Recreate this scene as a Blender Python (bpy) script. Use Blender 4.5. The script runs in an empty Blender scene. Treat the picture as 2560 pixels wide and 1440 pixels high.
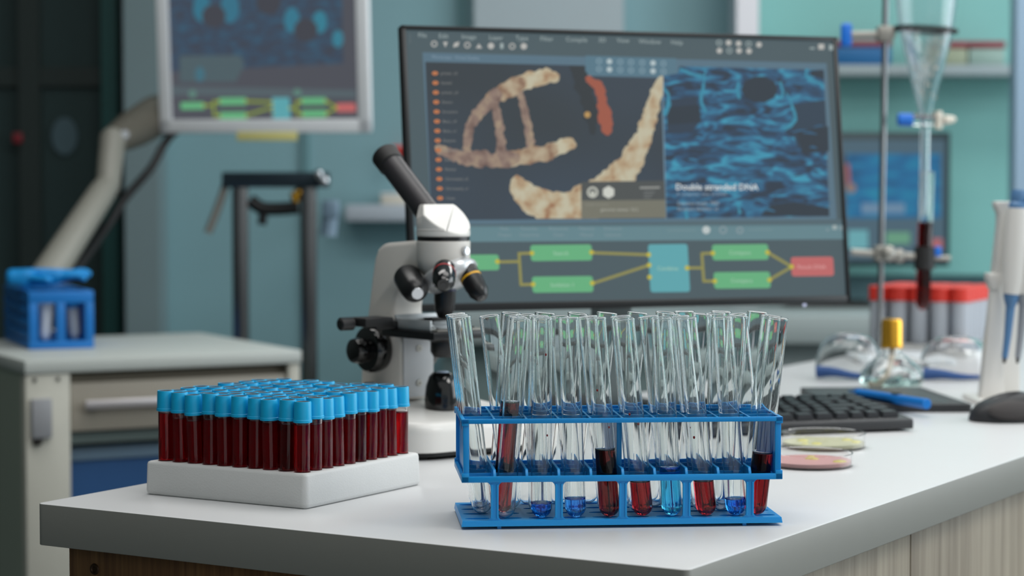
import bpy, bmesh, math, random
from mathutils import Vector, Matrix, Euler, Quaternion
random.seed(7)
SC = bpy.context.scene
COL = SC.collection
R = math.radians
T = 0.9                                   # height of the bench top above the floor

# ---------------------------------------------------------------- camera
FPX = 5388.0
PITCH = math.atan(257.0 / FPX)
cam_d = bpy.data.cameras.new('camera')
cam_d.sensor_width = 36.0
cam_d.lens = 36.0 * FPX / 2560.0
cam_d.clip_start = 0.05
cam_d.dof.use_dof = True
cam_d.dof.focus_distance = 1.715
cam_d.dof.aperture_fstop = 6.5
cam = bpy.data.objects.new('camera', cam_d)
CAM = Vector((0, 0, T + 0.263))
cam.location = CAM
cam.rotation_euler = (R(90) - PITCH, 0, 0)
COL.objects.link(cam)
SC.camera = cam

# ---------------------------------------------------------------- world, exposure
w = bpy.data.worlds.new('world'); SC.world = w
w.use_nodes = True
w.node_tree.nodes['Background'].inputs[0].default_value = (0.80, 0.85, 0.86, 1)
w.node_tree.nodes['Background'].inputs[1].default_value = 0.62
SC.view_settings.view_transform = 'Standard'
SC.view_settings.look = 'None'
SC.view_settings.exposure = 0.0
SC.view_settings.gamma = 1.0
SC.view_settings.use_curve_mapping = False
cy = SC.cycles
cy.max_bounces = 32; cy.transmission_bounces = 32; cy.glossy_bounces = 12
cy.diffuse_bounces = 4; cy.transparent_max_bounces = 16
cy.caustics_reflective = False; cy.caustics_refractive = True
cy.blur_glossy = 1.0
cy.sample_clamp_indirect = 6.0
cy.use_denoising = True

# ---------------------------------------------------------------- ceiling lamps
def ceiling_light(name, x, y, z, sx, sy, power, col=(1, 0.98, 0.95), rot=(0, 0, 0)):
    l = bpy.data.lights.new(name, 'AREA'); l.shape = 'RECTANGLE'
    l.size = sx; l.size_y = sy; l.energy = power; l.color = col
    o = bpy.data.objects.new(name, l); o.location = (x, y, z); o.rotation_euler = rot
    COL.objects.link(o)
    return o
ceiling_light('ceiling_lamp', 0.55, 2.35, 2.78, 1.3, 0.9, 12)
ceiling_light('ceiling_lamp', 0.15, 1.15, 2.78, 1.5, 0.9, 14)
ceiling_light('ceiling_lamp', 2.1, 0.9, 2.78, 1.2, 0.9, 30)
ceiling_light('ceiling_lamp', -0.5, 2.7, 2.78, 1.4, 0.6, 14)
ceiling_light('ceiling_lamp', 1.3, 4.1, 2.78, 1.4, 0.6, 22)

# daylight through the window in the right wall
ceiling_light('window_daylight', 3.12, 2.9, 1.75, 1.7, 2.8, 52, (0.90, 0.96, 1.0), (0, R(90), 0))

# ---------------------------------------------------------------- helpers
def lin(c):
    return tuple(((v / 255) / 12.92 if v <= 10.3 else ((v / 255 + 0.055) / 1.055) ** 2.4) for v in c)

_ray_up = Vector((0, math.sin(PITCH), math.cos(PITCH)))
_ray_fw = Vector((0, math.cos(PITCH), -math.sin(PITCH)))
def ray(px, py):
    return Vector((1, 0, 0)) * ((px - 1280) / FPX) + _ray_up * ((720 - py) / FPX) + _ray_fw
def at(px, py, y):
    """the point of the place that the photograph shows at (px, py), y metres away"""
    r = ray(px, py); return CAM + r * (y / r.y)
def on(px, py, z=0.0):
    """the same at height z above the bench top"""
    r = ray(px, py); return CAM + r * ((T + z - CAM.z) / r.z)

def nodes_of(name):
    m = bpy.data.materials.new(name); m.use_nodes = True
    nt = m.node_tree
    return m, nt, nt.nodes['Principled BSDF']

def mat(name, col, rough=0.5, metal=0.0, spec=0.5, noise=0.0, nscale=40, bump=0.0, bscale=200, coat=0.0, stretch=None):
    """plastic, paint or metal with a faint procedural variation and grain"""
    m, nt, b = nodes_of(name)
    c = lin(col) if max(col) > 1.0 else col
    b.inputs['Base Color'].default_value = (*c, 1)
    b.inputs['Roughness'].default_value = rough
    b.inputs['Metallic'].default_value = metal
    b.inputs['Specular IOR Level'].default_value = spec
    b.inputs['Coat Weight'].default_value = coat
    tc = nt.nodes.new('ShaderNodeTexCoord')
    src = tc.outputs['Object']
    if stretch:
        mp = nt.nodes.new('ShaderNodeMapping'); mp.inputs['Scale'].default_value = stretch
        nt.links.new(src, mp.inputs[0]); src = mp.outputs[0]
    if noise > 0:
        n = nt.nodes.new('ShaderNodeTexNoise'); n.inputs['Scale'].default_value = nscale; n.inputs['Detail'].default_value = 4
        nt.links.new(src, n.inputs['Vector'])
        r = nt.nodes.new('ShaderNodeMapRange')
        r.inputs['To Min'].default_value = 1 - noise; r.inputs['To Max'].default_value = 1 + noise
        nt.links.new(n.outputs['Fac'], r.inputs['Value'])
        mx = nt.nodes.new('ShaderNodeVectorMath'); mx.operation = 'SCALE'
        mx.inputs[0].default_value = c
        nt.links.new(r.outputs[0], mx.inputs['Scale'])
        nt.links.new(mx.outputs[0], b.inputs['Base Color'])
    if bump > 0:
        n2 = nt.nodes.new('ShaderNodeTexNoise'); n2.inputs['Scale'].default_value = bscale
        nt.links.new(src, n2.inputs['Vector'])
        bp = nt.nodes.new('ShaderNodeBump'); bp.inputs['Strength'].default_value = bump; bp.inputs['Distance'].default_value = 0.002
        nt.links.new(n2.outputs['Fac'], bp.inputs['Height'])
        nt.links.new(bp.outputs[0], b.inputs['Normal'])
    return m

def glass(name, col=(1, 1, 1), ior=1.47, rough=0.0):
    m = bpy.data.materials.new(name); m.use_nodes = True
    nt = m.node_tree; nt.nodes.remove(nt.nodes['Principled BSDF'])
    g = nt.nodes.new('ShaderNodeBsdfGlass')
    g.inputs['Color'].default_value = (*col, 1); g.inputs['IOR'].default_value = ior; g.inputs['Roughness'].default_value = rough
    nt.links.new(g.outputs[0], nt.nodes['Material Output'].inputs['Surface'])
    return m

def wood(name, dark, light, scale):
    m, nt, b = nodes_of(name)
    tc = nt.nodes.new('ShaderNodeTexCoord')
    mp = nt.nodes.new('ShaderNodeMapping'); mp.inputs['Scale'].default_value = scale
    nt.links.new(tc.outputs['Object'], mp.inputs[0])
    n = nt.nodes.new('ShaderNodeTexNoise'); n.inputs['Scale'].default_value = 1.0; n.inputs['Detail'].default_value = 6; n.inputs['Roughness'].default_value = 0.65
    nt.links.new(mp.outputs[0], n.inputs['Vector'])
    cr = nt.nodes.new('ShaderNodeValToRGB')
    cr.color_ramp.elements[0].position = 0.32; cr.color_ramp.elements[0].color = (*lin(dark), 1)
    cr.color_ramp.elements[1].position = 0.68; cr.color_ramp.elements[1].color = (*lin(light), 1)
    nt.links.new(n.outputs['Fac'], cr.inputs[0]); nt.links.new(cr.outputs[0], b.inputs['Base Color'])
    b.inputs['Roughness'].default_value = 0.55
    return m

def liquid(name, col, density, body=0.0, body_col=(0.3, 0, 0), ior=1.0):
    """a liquid in a glass vessel: colours what passes by its depth; body = share of cloudy scattering"""
    m = bpy.data.materials.new(name); m.use_nodes = True
    nt = m.node_tree; nt.nodes.remove(nt.nodes['Principled BSDF'])
    out = nt.nodes['Material Output']
    g = nt.nodes.new('ShaderNodeBsdfGlass'); g.inputs['IOR'].default_value = ior; g.inputs['Roughness'].default_value = 0.0
    a = nt.nodes.new('ShaderNodeVolumeAbsorption'); a.inputs['Color'].default_value = (*col, 1); a.inputs['Density'].default_value = density
    nt.links.new(a.outputs[0], out.inputs['Volume'])
    if body > 0:
        d = nt.nodes.new('ShaderNodeBsdfDiffuse'); d.inputs['Color'].default_value = (*body_col, 1)
        mx = nt.nodes.new('ShaderNodeMixShader'); mx.inputs[0].default_value = body
        nt.links.new(g.outputs[0], mx.inputs[1]); nt.links.new(d.outputs[0], mx.inputs[2]); nt.links.new(mx.outputs[0], out.inputs['Surface'])
    else: nt.links.new(g.outputs[0], out.inputs['Surface'])
    return m

_glow = {}
def glow(col, k=1.0):
    """one colour of a lit screen"""
    key = (tuple(col), k)
    if key not in _glow:
        m, nt, b = nodes_of('screen_pixel_%d_%d_%d' % tuple(col))
        b.inputs['Base Color'].default_value = (0.01, 0.01, 0.01, 1); b.inputs['Roughness'].default_value = 0.5
        b.inputs['Specular IOR Level'].default_value = 0.2
        b.inputs['Emission Color'].default_value = (*lin(col), 1); b.inputs['Emission Strength'].default_value = k
        _glow[key] = m
    return _glow[key]

def glow_noise(name, stops, scale, detail=4, distort=0.0, vscale=(1, 1, 1), wave=False):
    m, nt, b = nodes_of(name)
    b.inputs['Base Color'].default_value = (0.01, 0.01, 0.01, 1); b.inputs['Specular IOR Level'].default_value = 0.2
    tc = nt.nodes.new('ShaderNodeTexCoord')
    mp = nt.nodes.new('ShaderNodeMapping'); mp.inputs['Scale'].default_value = vscale
    nt.links.new(tc.outputs['Object'], mp.inputs[0])
    n = nt.nodes.new('ShaderNodeTexNoise'); n.inputs['Scale'].default_value = scale; n.inputs['Detail'].default_value = detail
    n.inputs['Distortion'].default_value = distort
    nt.links.new(mp.outputs[0], n.inputs['Vector'])
    cr = nt.nodes.new('ShaderNodeValToRGB')
    el = cr.color_ramp.elements
    while len(el) < len(stops): el.new(0.5)
    for e, (p, c) in zip(el, stops): e.position = p; e.color = (*lin(c), 1)
    nt.links.new(n.outputs['Fac'], cr.inputs[0])
    nt.links.new(cr.outputs[0], b.inputs['Emission Color']); b.inputs['Emission Strength'].default_value = 1.0
    return m

# ---- meshes
def link(name, bm, mats, parent=None, smooth=True, loc=None, rot=None, angle=35):
    bmesh.ops.recalc_face_normals(bm, faces=bm.faces)
    me = bpy.data.meshes.new(name)
    bm.to_mesh(me); bm.free()
    for m in (mats if isinstance(mats, (list, tuple)) else [mats]): me.materials.append(m)
    if smooth:
        for p in me.polygons: p.use_smooth = True
        me.set_sharp_from_angle(angle=R(angle))
    o = bpy.data.objects.new(name, me); COL.objects.link(o)
    if parent: o.parent = parent
    if loc is not None: o.location = loc
    if rot is not None: o.rotation_euler = rot
    return o

def mesh_obj(name, me, parent=None):
    o = bpy.data.objects.new(name, me); COL.objects.link(o)
    if parent: o.parent = parent
    return o

def thing(name, label, cat, loc=(0, 0, 0), rz=0.0, group=None):
    o = bpy.data.objects.new(name, None); COL.objects.link(o)
    o.empty_display_size = 0.02
    o.location = loc; o.rotation_euler = (0, 0, rz)
    return tag(o, label, cat, group)

def tag(o, label, cat, group=None):
    o['label'] = label; o['category'] = cat
    if group: o['group'] = group
    return o

def struct(name, bm, m, smooth=False):
    o = link(name, bm, m, smooth=smooth); o['kind'] = 'structure'; return o

def merge(bm, other, M=None):
    me = bpy.data.meshes.new('tmp'); other.to_mesh(me); other.free()
    if M is not None: me.transform(M)
    bm.from_mesh(me); bpy.data.meshes.remove(me)
    return bm

def box(bm, x0, x1, y0, y1, z0, z1, bev=0.0, seg=2, M=None):
    b = bmesh.new()
    bmesh.ops.create_cube(b, size=1)
    bmesh.ops.scale(b, vec=(x1 - x0, y1 - y0, z1 - z0), verts=b.verts)
    bmesh.ops.translate(b, vec=((x0 + x1) / 2, (y0 + y1) / 2, (z0 + z1) / 2), verts=b.verts)
    if bev > 0: bmesh.ops.bevel(b, geom=b.edges[:], offset=bev, segments=seg, affect='EDGES', profile=0.5)
    return merge(bm, b, M)

def lathe(bm, prof, n=32, M=None, closed=False):
    """prof: (r, z) pairs; r = 0 gives a pole"""
    b = bmesh.new(); rings = []
    for r, z in prof:
        if r <= 1e-7: rings.append([b.verts.new((0, 0, z))])
        else: rings.append([b.verts.new((r * math.cos(2 * math.pi * i / n), r * math.sin(2 * math.pi * i / n), z)) for i in range(n)])
    pairs = list(zip(rings[:-1], rings[1:]))
    if closed: pairs.append((rings[-1], rings[0]))
    for A, B in pairs:
        if len(A) == 1 and len(B) == 1: continue
        for i in range(n):
            j = (i + 1) % n
            if len(A) == 1: b.faces.new((A[0], B[j], B[i]))
            elif len(B) == 1: b.faces.new((A[i], A[j], B[0]))
            else: b.faces.new((A[i], A[j], B[j], B[i]))
    for k in (0, -1):
        if not closed and len(rings[k]) > 1: b.faces.new(rings[k])
    bmesh.ops.recalc_face_normals(b, faces=b.faces)
    return merge(bm, b, M)

def axis_matrix(p, q):
    p, q = Vector(p), Vector(q)
    return Matrix.Translation(p) @ Vector((0, 0, 1)).rotation_difference(q - p).to_matrix().to_4x4()

def rod(bm, p, q, r, r2=None, n=20, bev=0.0):
    L = (Vector(q) - Vector(p)).length; r2 = r if r2 is None else r2
    if bev > 0: prof = [(0, 0), (r - bev, 0), (r, bev), (r2, L - bev), (r2 - bev, L), (0, L)]
    else: prof = [(0, 0), (r, 0), (r2, L), (0, L)]
    return lathe(bm, prof, n, axis_matrix(p, q))

def tube(bm, pts, r, n=12):
    """a round bar along a polyline"""
    pts = [Vector(p) for p in pts]; b = bmesh.new(); rings = []; prev = None
    for i, p in enumerate(pts):
        d = (pts[min(i + 1, len(pts) - 1)] - pts[max(i - 1, 0)]).normalized()
        u = (prev - d * prev.dot(d)).normalized() if prev is not None else d.orthogonal().normalized()
        prev = u; v = d.cross(u); rr = r[i] if isinstance(r, (list, tuple)) else r
        rings.append([b.verts.new(p + (u * math.cos(2 * math.pi * k / n) + v * math.sin(2 * math.pi * k / n)) * rr) for k in range(n)])
    for A, B in zip(rings[:-1], rings[1:]):
        for i in range(n): b.faces.new((A[i], A[(i + 1) % n], B[(i + 1) % n], B[i]))
    b.faces.new(rings[0]); b.faces.new(rings[-1])
    bmesh.ops.recalc_face_normals(b, faces=b.faces)
    return merge(bm, b)

def prism(bm, pts, h0, h1, bev=0.0, M=None, seg=2):
    """outline pts (x, y) from height h0 to h1"""
    b = bmesh.new()
    lo = [b.verts.new((x, y, h0)) for x, y in pts]; hi = [b.verts.new((x, y, h1)) for x, y in pts]
    b.faces.new(lo[::-1]); b.faces.new(hi)
    for i in range(len(pts)): b.faces.new((lo[i], lo[(i + 1) % len(pts)], hi[(i + 1) % len(pts)], hi[i]))
    bmesh.ops.recalc_face_normals(b, faces=b.faces)
    if bev > 0: bmesh.ops.bevel(b, geom=b.edges[:], offset=bev, segments=seg, affect='EDGES', profile=0.5, clamp_overlap=True)
    return merge(bm, b, M)

# rotation that turns a prism's (x, y, height) into (x, -depth, z): outline in the XZ plane
XZ = Matrix(((1, 0, 0, 0), (0, 0, -1, 0), (0, 1, 0, 0), (0, 0, 0, 1)))

def smooth_path(pts, n=8):
    out = []; P = [Vector(p) for p in pts]
    P = [P[0] * 2 - P[1]] + P + [P[-1] * 2 - P[-2]]
    for i in range(1, len(P) - 2):
        for k in range(n):
            t = k / n; a, b, c, d = P[i - 1:i + 3]
            out.append(0.5 * (2 * b + (c - a) * t + (2 * a - 5 * b + 4 * c - d) * t * t + (3 * b - a - 3 * c + d) * t ** 3))
    out.append(P[-2]); return out

ORD = ['', 'first', 'second', 'third', 'fourth', 'fifth', 'sixth', 'seventh', 'eighth', 'ninth', 'tenth']

# ---------------------------------------------------------------- materials
M = {}
M['top'] = mat('white_laminate', (210, 211, 212), 0.32, noise=0.012, nscale=14, bump=0.02, bscale=500)
M['edge'] = mat('grey_edge_band', (144, 144, 138), 0.42, noise=0.02, nscale=30)
M['wood_end'] = wood('brown_wood_grain', (92, 60, 34), (134, 98, 60), (160, 160, 5))
M['wood_side'] = wood('pale_wood_grain', (124, 112, 94), (166, 155, 136), (70, 70, 2.2))
M['dark'] = mat('dark_parts_gap_shade', (30, 27, 22), 0.8, noise=0.1)
M['rack'] = mat('blue_rack_plastic', (14, 150, 224), 0.36, noise=0.02, nscale=60, bump=0.03, bscale=900)
_rb = M['rack'].node_tree.nodes['Principled BSDF']; _rb.inputs['Subsurface Weight'].default_value = 0.25; _rb.inputs['Subsurface Radius'].default_value = (0.3, 0.7, 1.0); _rb.inputs['Subsurface Scale'].default_value = 0.004
M['cap'] = mat('sky_blue_cap', (12, 172, 224), 0.42, noise=0.03, nscale=300)
M['stopper'] = mat('grey_stopper', (46, 40, 40), 0.7, noise=0.5, nscale=400)
M['foam'] = mat('white_foam', (210, 211, 210), 0.85, noise=0.02, nscale=120, bump=0.10, bscale=700)
M['glass'] = glass('clear_glass', (0.992, 0.998, 0.996), 1.45)
M['clear_plastic'] = glass('clear_plastic', (0.97, 0.97, 0.97), 1.45)
M['blood'] = liquid('dark_red_liquid', (0.93, 0.0, 0.06), 420, 0.30, (0.40, 0.002, 0.012))
M['blood_dark'] = liquid('near_black_red_liquid', (0.80, 0.0, 0.02), 420, 0.22, (0.24, 0.001, 0.006))
M['red_liquid'] = liquid('deep_red_liquid', (0.74, 0.0, 0.06), 330)
M['red_liquid_dark'] = liquid('very_deep_red_liquid', (0.56, 0.0, 0.01), 320)
M['blue_liquid'] = liquid('royal_blue_liquid', (0.0, 0.60, 0.93), 330)
M['pale_blue_liquid'] = liquid('bright_blue_liquid', (0.0, 0.60, 0.95), 230)
M['cyan_liquid'] = liquid('cyan_liquid', (0.0, 0.78, 0.965), 210)
M['white_paint'] = mat('white_enamel', (226, 224, 220), 0.35, noise=0.01, nscale=50, coat=0.2)
M['cream_paint'] = mat('cream_enamel', (226, 222, 216), 0.38, noise=0.015, nscale=50)
M['grey_panel'] = mat('light_grey_panel', (196, 198, 200), 0.45, noise=0.02, nscale=70)
M['black'] = mat('black_plastic', (20, 20, 22), 0.32, noise=0.1, nscale=80)
M['black_matte'] = mat('black_rubber', (24, 24, 25), 0.6, noise=0.1, nscale=90)
M['black_gloss'] = mat('gloss_black', (10, 10, 11), 0.12, coat=0.4)
M['chrome'] = mat('chrome', (205, 208, 212), 0.14, metal=1.0)
M['steel'] = mat('brushed_steel', (150, 152, 154), 0.32, metal=1.0, noise=0.08, nscale=30, stretch=(1, 1, 14))
M['dull_metal'] = mat('dull_metal', (160, 158, 152), 0.45, metal=0.7, noise=0.05)
M['bezel'] = mat('black_bezel', (14, 18, 21), 0.35, noise=0.05)
M['white_bezel'] = mat('white_bezel', (238, 242, 246), 0.4, noise=0.01)
M['yellow'] = mat('yellow_ring', (236, 176, 20), 0.45)
M['red_ring'] = mat('red_ring', (170, 20, 30), 0.45)
M['gold'] = mat('gold_metal', (236, 178, 60), 0.26, metal=0.8, noise=0.05, nscale=60)
M['key'] = mat('black_keycap', (38, 40, 45), 0.42, noise=0.06, nscale=200)
M['key_body'] = mat('dark_grey_plastic', (42, 43, 46), 0.5, noise=0.05, nscale=150, bump=0.05)
M['pen'] = mat('blue_pen_barrel', (4, 118, 204), 0.45)
M['label_blue'] = mat('blue_strap', (38, 76, 132), 0.6, noise=0.1, nscale=80)
M['red_cap'] = mat('red_orange_cap', (214, 56, 44), 0.45, noise=0.05, nscale=90)
M['frosted'] = mat('frosted_tube', (224, 230, 238), 0.4)
M['frosted'].node_tree.nodes['Principled BSDF'].inputs['Transmission Weight'].default_value = 0.51
M['frosted'].node_tree.nodes['Principled BSDF'].inputs['IOR'].default_value = 1.25
M['glove'] = mat('light_blue_nitrile', (12, 142, 214), 0.5, noise=0.08, nscale=40, bump=0.15, bscale=160)
M['cart'] = mat('cream_powder_coat', (188, 187, 176), 0.5, noise=0.015, nscale=40)
M['cart_top'] = mat('pale_cart_top', (186, 192, 188), 0.45, noise=0.015, nscale=40)
M['bin'] = mat('navy_blue_bin', (44, 88, 140), 0.5, noise=0.05, nscale=30)
M['bin_rim'] = mat('pale_bin_rim', (120, 146, 168), 0.5)
M['pale_blue_plastic'] = mat('slate_blue_plastic', (86, 128, 172), 0.4)
M['blue_knob'] = mat('bright_blue_plastic', (20, 112, 214), 0.4)
M['off_white'] = mat('off_white_plastic', (220, 214, 200), 0.4)

# ================================================================ the room
def wallbox(name, x0, x1, y0, y1, z0, z1, m): return struct(name, box(bmesh.new(), x0, x1, y0, y1, z0, z1), m)
teal = mat('blue_grey_wall_paint', (134, 174, 182), 0.55, noise=0.02, nscale=4)
teal2 = mat('green_teal_wall_paint', (124, 184, 180), 0.5, noise=0.03, nscale=3)
pale = mat('pale_grey_wall_paint', (172, 186, 192), 0.55, noise=0.02, nscale=4)
greyw = mat('grey_wall_paint', (122, 142, 146), 0.6, noise=0.03, nscale=5)
floor_m = mat('grey_vinyl_floor', (120, 126, 128), 0.4, noise=0.05, nscale=8)
ceil_m = mat('white_ceiling_tile', (214, 220, 222), 0.8, noise=0.01, nscale=30)
wallbox('floor', -3.2, 3.2, -4.1, 5.4, -0.05, 0.0, floor_m)
wallbox('ceiling', -3.2, 3.2, -0.2, 5.4, 2.85, 2.9, ceil_m)
wallbox('wall_back', -0.86, 3.2, 5.2, 5.3, 0.0, 2.85, teal)
wallbox('wall_left_light_block', -1.85, -1.75, -4.0, 5.4, 0.0, 2.85, mat('dark_light_block', (62, 72, 70), 0.6))  # unseen wall, brought close and darkened to cut light from the left
wallbox('front_light_block', -1.85, -0.25, -4.1, -4.0, 0.0, 2.85, bpy.data.materials['dark_light_block'])  # unseen, added behind the camera to keep the left side dim
wallbox('wall_right', 3.2, 3.3, -0.2, 5.4, 0.0, 2.85, pale)
# grey return beside the dark glass door, then the panels and posts of the back wall
wallbox('trim_1', -0.912, -0.832, 5.08, 5.3, 0.0, 2.85, greyw)
wallbox('trim_2', -0.505, -0.487, 5.19, 5.22, 0.0, 2.85, mat('teal_seam', (104, 146, 152), 0.6))
wallbox('trim_3', -0.13, -0.112, 5.19, 5.22, 0.0, 2.85, bpy.data.materials['teal_seam'])
wallbox('trim_4', -0.09, 0.265, 5.14, 5.22, 0.0, 2.85, pale)
wallbox('trim_5', 0.521, 0.572, 5.02, 5.2, 0.0, 2.85, mat('white_post_paint', (226, 226, 232), 0.5))
wallbox('trim_6', 1.100, 1.150, 4.72, 4.78, 0.0, 2.85, mat('pale_blue_post_paint', (146, 172, 194), 0.5))
wallbox('window_1', 0.58, 1.9, 5.12, 5.2, 0.95, 2.6, teal2)
# the dark glass door: leaf, frame bars, lighter blue-grey oval
door = thing('door_1', 'dark glass door in the back wall', 'door', (-1.7, 5.2, 0))
del door['label']; del door['category']; door['kind'] = 'structure'
dg = mat('dark_green_glass', (46, 62, 62), 0.25, noise=0.15, nscale=2)
df = mat('black_green_frame', (30, 42, 40), 0.5)
link('door_leaf', box(bmesh.new(), -0.1, 0.80, 0.0, 0.04, 0.0, 2.85), dg, door, smooth=False)
b = bmesh.new()
box(b, 0.52, 0.57, -0.03, 0.0, 0.0, 2.85); box(b, -0.05, 0.72, -0.02, 0.0, 1.40, 1.445)
link('door_frame', b, df, door, smooth=False)
link('door_edge', box(bmesh.new(), 0.722, 0.76, -0.05, 0.0, 0.0, 2.85), mat('teal_glass_edge', (30, 78, 76), 0.4), door, smooth=False)
p = at(157, 340, 5.17)
b = bmesh.new(); lathe(b, [(0, 0), (0.031, 0), (0.031, 0.008), (0, 0.008)], 32, Matrix.Translation((p.x + 1.7, -0.004, p.z)) @ Matrix.Scale(1.45, 4, (0, 0, 1)) @ Matrix.Rotation(R(90), 4, 'X'))
link('door_oval', b, mat('blue_grey_oval', (70, 92, 100), 0.5), door)
p = at(44, 345, 5.16)
link('red_lamp', box(bmesh.new(), p.x + 1.69, p.x + 1.71, -0.05, -0.03, p.z - 0.012, p.z + 0.012, 0.003), mat('dull_red', (120, 24, 36), 0.5), door)

# ================================================================ the bench
A = Vector((-0.3935, 1.774)); B = Vector((0.1204, 1.4638))
ey = Vector((0.5190, 0.8548)); eyl = Vector((0.5040, 0.8637)); ex = (B - A).normalized()
Lb = 2.5
def rounded(pts, r, n=5):
    out = []
    for i, p in enumerate(pts):
        p = Vector(p); a = (Vector(pts[i - 1]) - p).normalized(); c = (Vector(pts[(i + 1) % len(pts)]) - p).normalized()
        for k in range(n + 1):
            t = k / n; out.append(p + a * r * (1 - t) ** 2 + c * r * t ** 2)
    return [(v.x, v.y) for v in out]
outline = rounded([A, B, B + ey * Lb, A + eyl * Lb], 0.006)
b = bmesh.new(); prism(b, outline, T - 0.0347, T, 0.0020, seg=3)
for f in b.faces:
    f.material_index = 0 if f.normal.z > 0.5 else 1
worktop = link('worktop', b, [M['top'], M['edge']], smooth=True, angle=50)
tag(worktop, 'long white laboratory worktop with grey edge band carrying the microscope', 'worktop')
cab = thing('base_cabinet', 'wooden base cabinet under the white worktop with pale drawer fronts', 'cabinet', (A.x, A.y, 0), math.atan2(ex.y, ex.x))
W = (B - A).length
CW = W - 0.022                                     # outer side of the drawer fronts
b = box(bmesh.new(), 0.026, CW - 0.02, 0.03, Lb - 0.02, 0.08, T - 0.0349)
link('carcass', b, M['dark'], cab, smooth=False)  # dark colour stands in for the shadow line under the top
b = box(bmesh.new(), 0.024, CW - 0.002, 0.012, 0.03, 0.08, T - 0.0349, 0.0006)
link('end_panel', b, M['wood_end'], cab)
p = on(265, 1418, -0.055)
loc = Matrix.Rotation(-math.atan2(ex.y, ex.x), 4, 'Z') @ (p - Vector((A.x, A.y, 0)))
b = bmesh.new(); lathe(b, [(0, 0), (0.0022, 0.0002), (0.0030, 0.0012), (0.0042, 0.001), (0.0048, 0.0), (0, -0.001)], 20, Matrix.Translation((0.052, 0.0118, T - 0.052)) @ Matrix.Rotation(R(90), 4, 'X'))
link('screw', b, mat('brown_screw', (60, 42, 26), 0.4, metal=0.6), cab)
edges = [0.032, 0.485, 0.94, 1.4, 1.86, 2.4]
for k in range(5):
    b = box(bmesh.new(), CW - 0.019, CW, edges[k] + 0.0012, edges[k + 1] - 0.0012, 0.10, T - 0.0435, 0.0008)
    link('drawer_front', b, M['wood_side'], cab)
b = box(bmesh.new(), 0.05, CW - 0.06, 0.06, Lb - 0.05, 0.0, 0.08); link('plinth', b, M['dark'], cab, smooth=False)

# ================================================================ foam rack of blood tubes
FY = R(-31.0)
foam = thing('foam_tube_rack', 'square white foam rack holding a hundred blue-capped blood tubes', 'tube rack', (-0.1963, 1.8545, T), FY)
def perforated(bm, nx, ny, px, py, rx, ry, z, depth, off=(0, 0), nseg=16, x0=None, y0=None):
    """a sheet of nx by ny cells, each with a round or oval well"""
    x0 = -nx * px / 2 if x0 is None else x0; y0 = -ny * py / 2 if y0 is None else y0
    for i in range(nx):
        for j in range(ny):
            cx, cyy = x0 + (i + 0.5) * px, y0 + (j + 0.5) * py
            sq, ci, lo = [], [], []
            for k in range(nseg):
                a = 2 * math.pi * k / nseg + math.pi / 4
                c, s = math.cos(a), math.sin(a); m = max(abs(c), abs(s))
                sq.append(bm.verts.new((cx + c / m * px / 2, cyy + s / m * py / 2, z)))
                hx, hy = cx + off[0] + rx * c, cyy + off[1] + ry * s
                ci.append(bm.verts.new((hx, hy, z))); lo.append(bm.verts.new((hx, hy, z - depth)))
            for k in range(nseg):
                l = (k + 1) % nseg
                bm.faces.new((sq[k], sq[l], ci[l], ci[k])); bm.faces.new((ci[k], ci[l], lo[l], lo[k]))
            bm.faces.new(lo)
PT = 0.0160; half = 5 * PT; MG = 0.0045; FH = 0.0285
b = bmesh.new()
perforated(b, 10, 10, PT, PT, 0.0071, 0.0071, FH, 0.020)
bmesh.ops.remove_doubles(b, verts=b.verts, dist=1e-5)
def rrect(h, r, grow, n=6):
    out = []
    for qx, qy, a0 in ((1, 1, 0), (-1, 1, 90), (-1, -1, 180), (1, -1, 270)):
        for k in range(n + 1):
            a = R(a0 + 90 * k / n); out.append((qx * h + (r + grow) * math.cos(a), qy * h + (r + grow) * math.sin(a)))
    return out
loops = []
for g, z in ((-0.0025, FH), (-0.0007, FH - 0.0007), (0, FH - 0.0025), (0.0008, 0.004), (0, 0.0012), (-0.002, 0.0)):
    loops.append([b.verts.new((x, y, z)) for x, y in rrect(half, MG, g)])
for P, Q in zip(loops[:-1], loops[1:]):
    n = len(P)
    for i in range(n): b.faces.new((P[i], P[(i + 1) % n], Q[(i + 1) % n], Q[i]))
b.faces.new(loops[-1])
# the rim between the wells and the outer edge: four strips and four corner fans
n = 7
inner = [b.verts.new((qx * half, qy * half, FH)) for qx, qy in ((1, 1), (-1, 1), (-1, -1), (1, -1))]
for q in range(4):
    arc = loops[0][q * n:(q + 1) * n]
    for i in range(n - 1): b.faces.new((inner[q], arc[i], arc[i + 1]))
    b.faces.new((inner[q], arc[-1], loops[0][((q + 1) * n) % (4 * n)], inner[(q + 1) % 4]))
link('foam_block', b, M['foam'], foam, angle=50)

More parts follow.
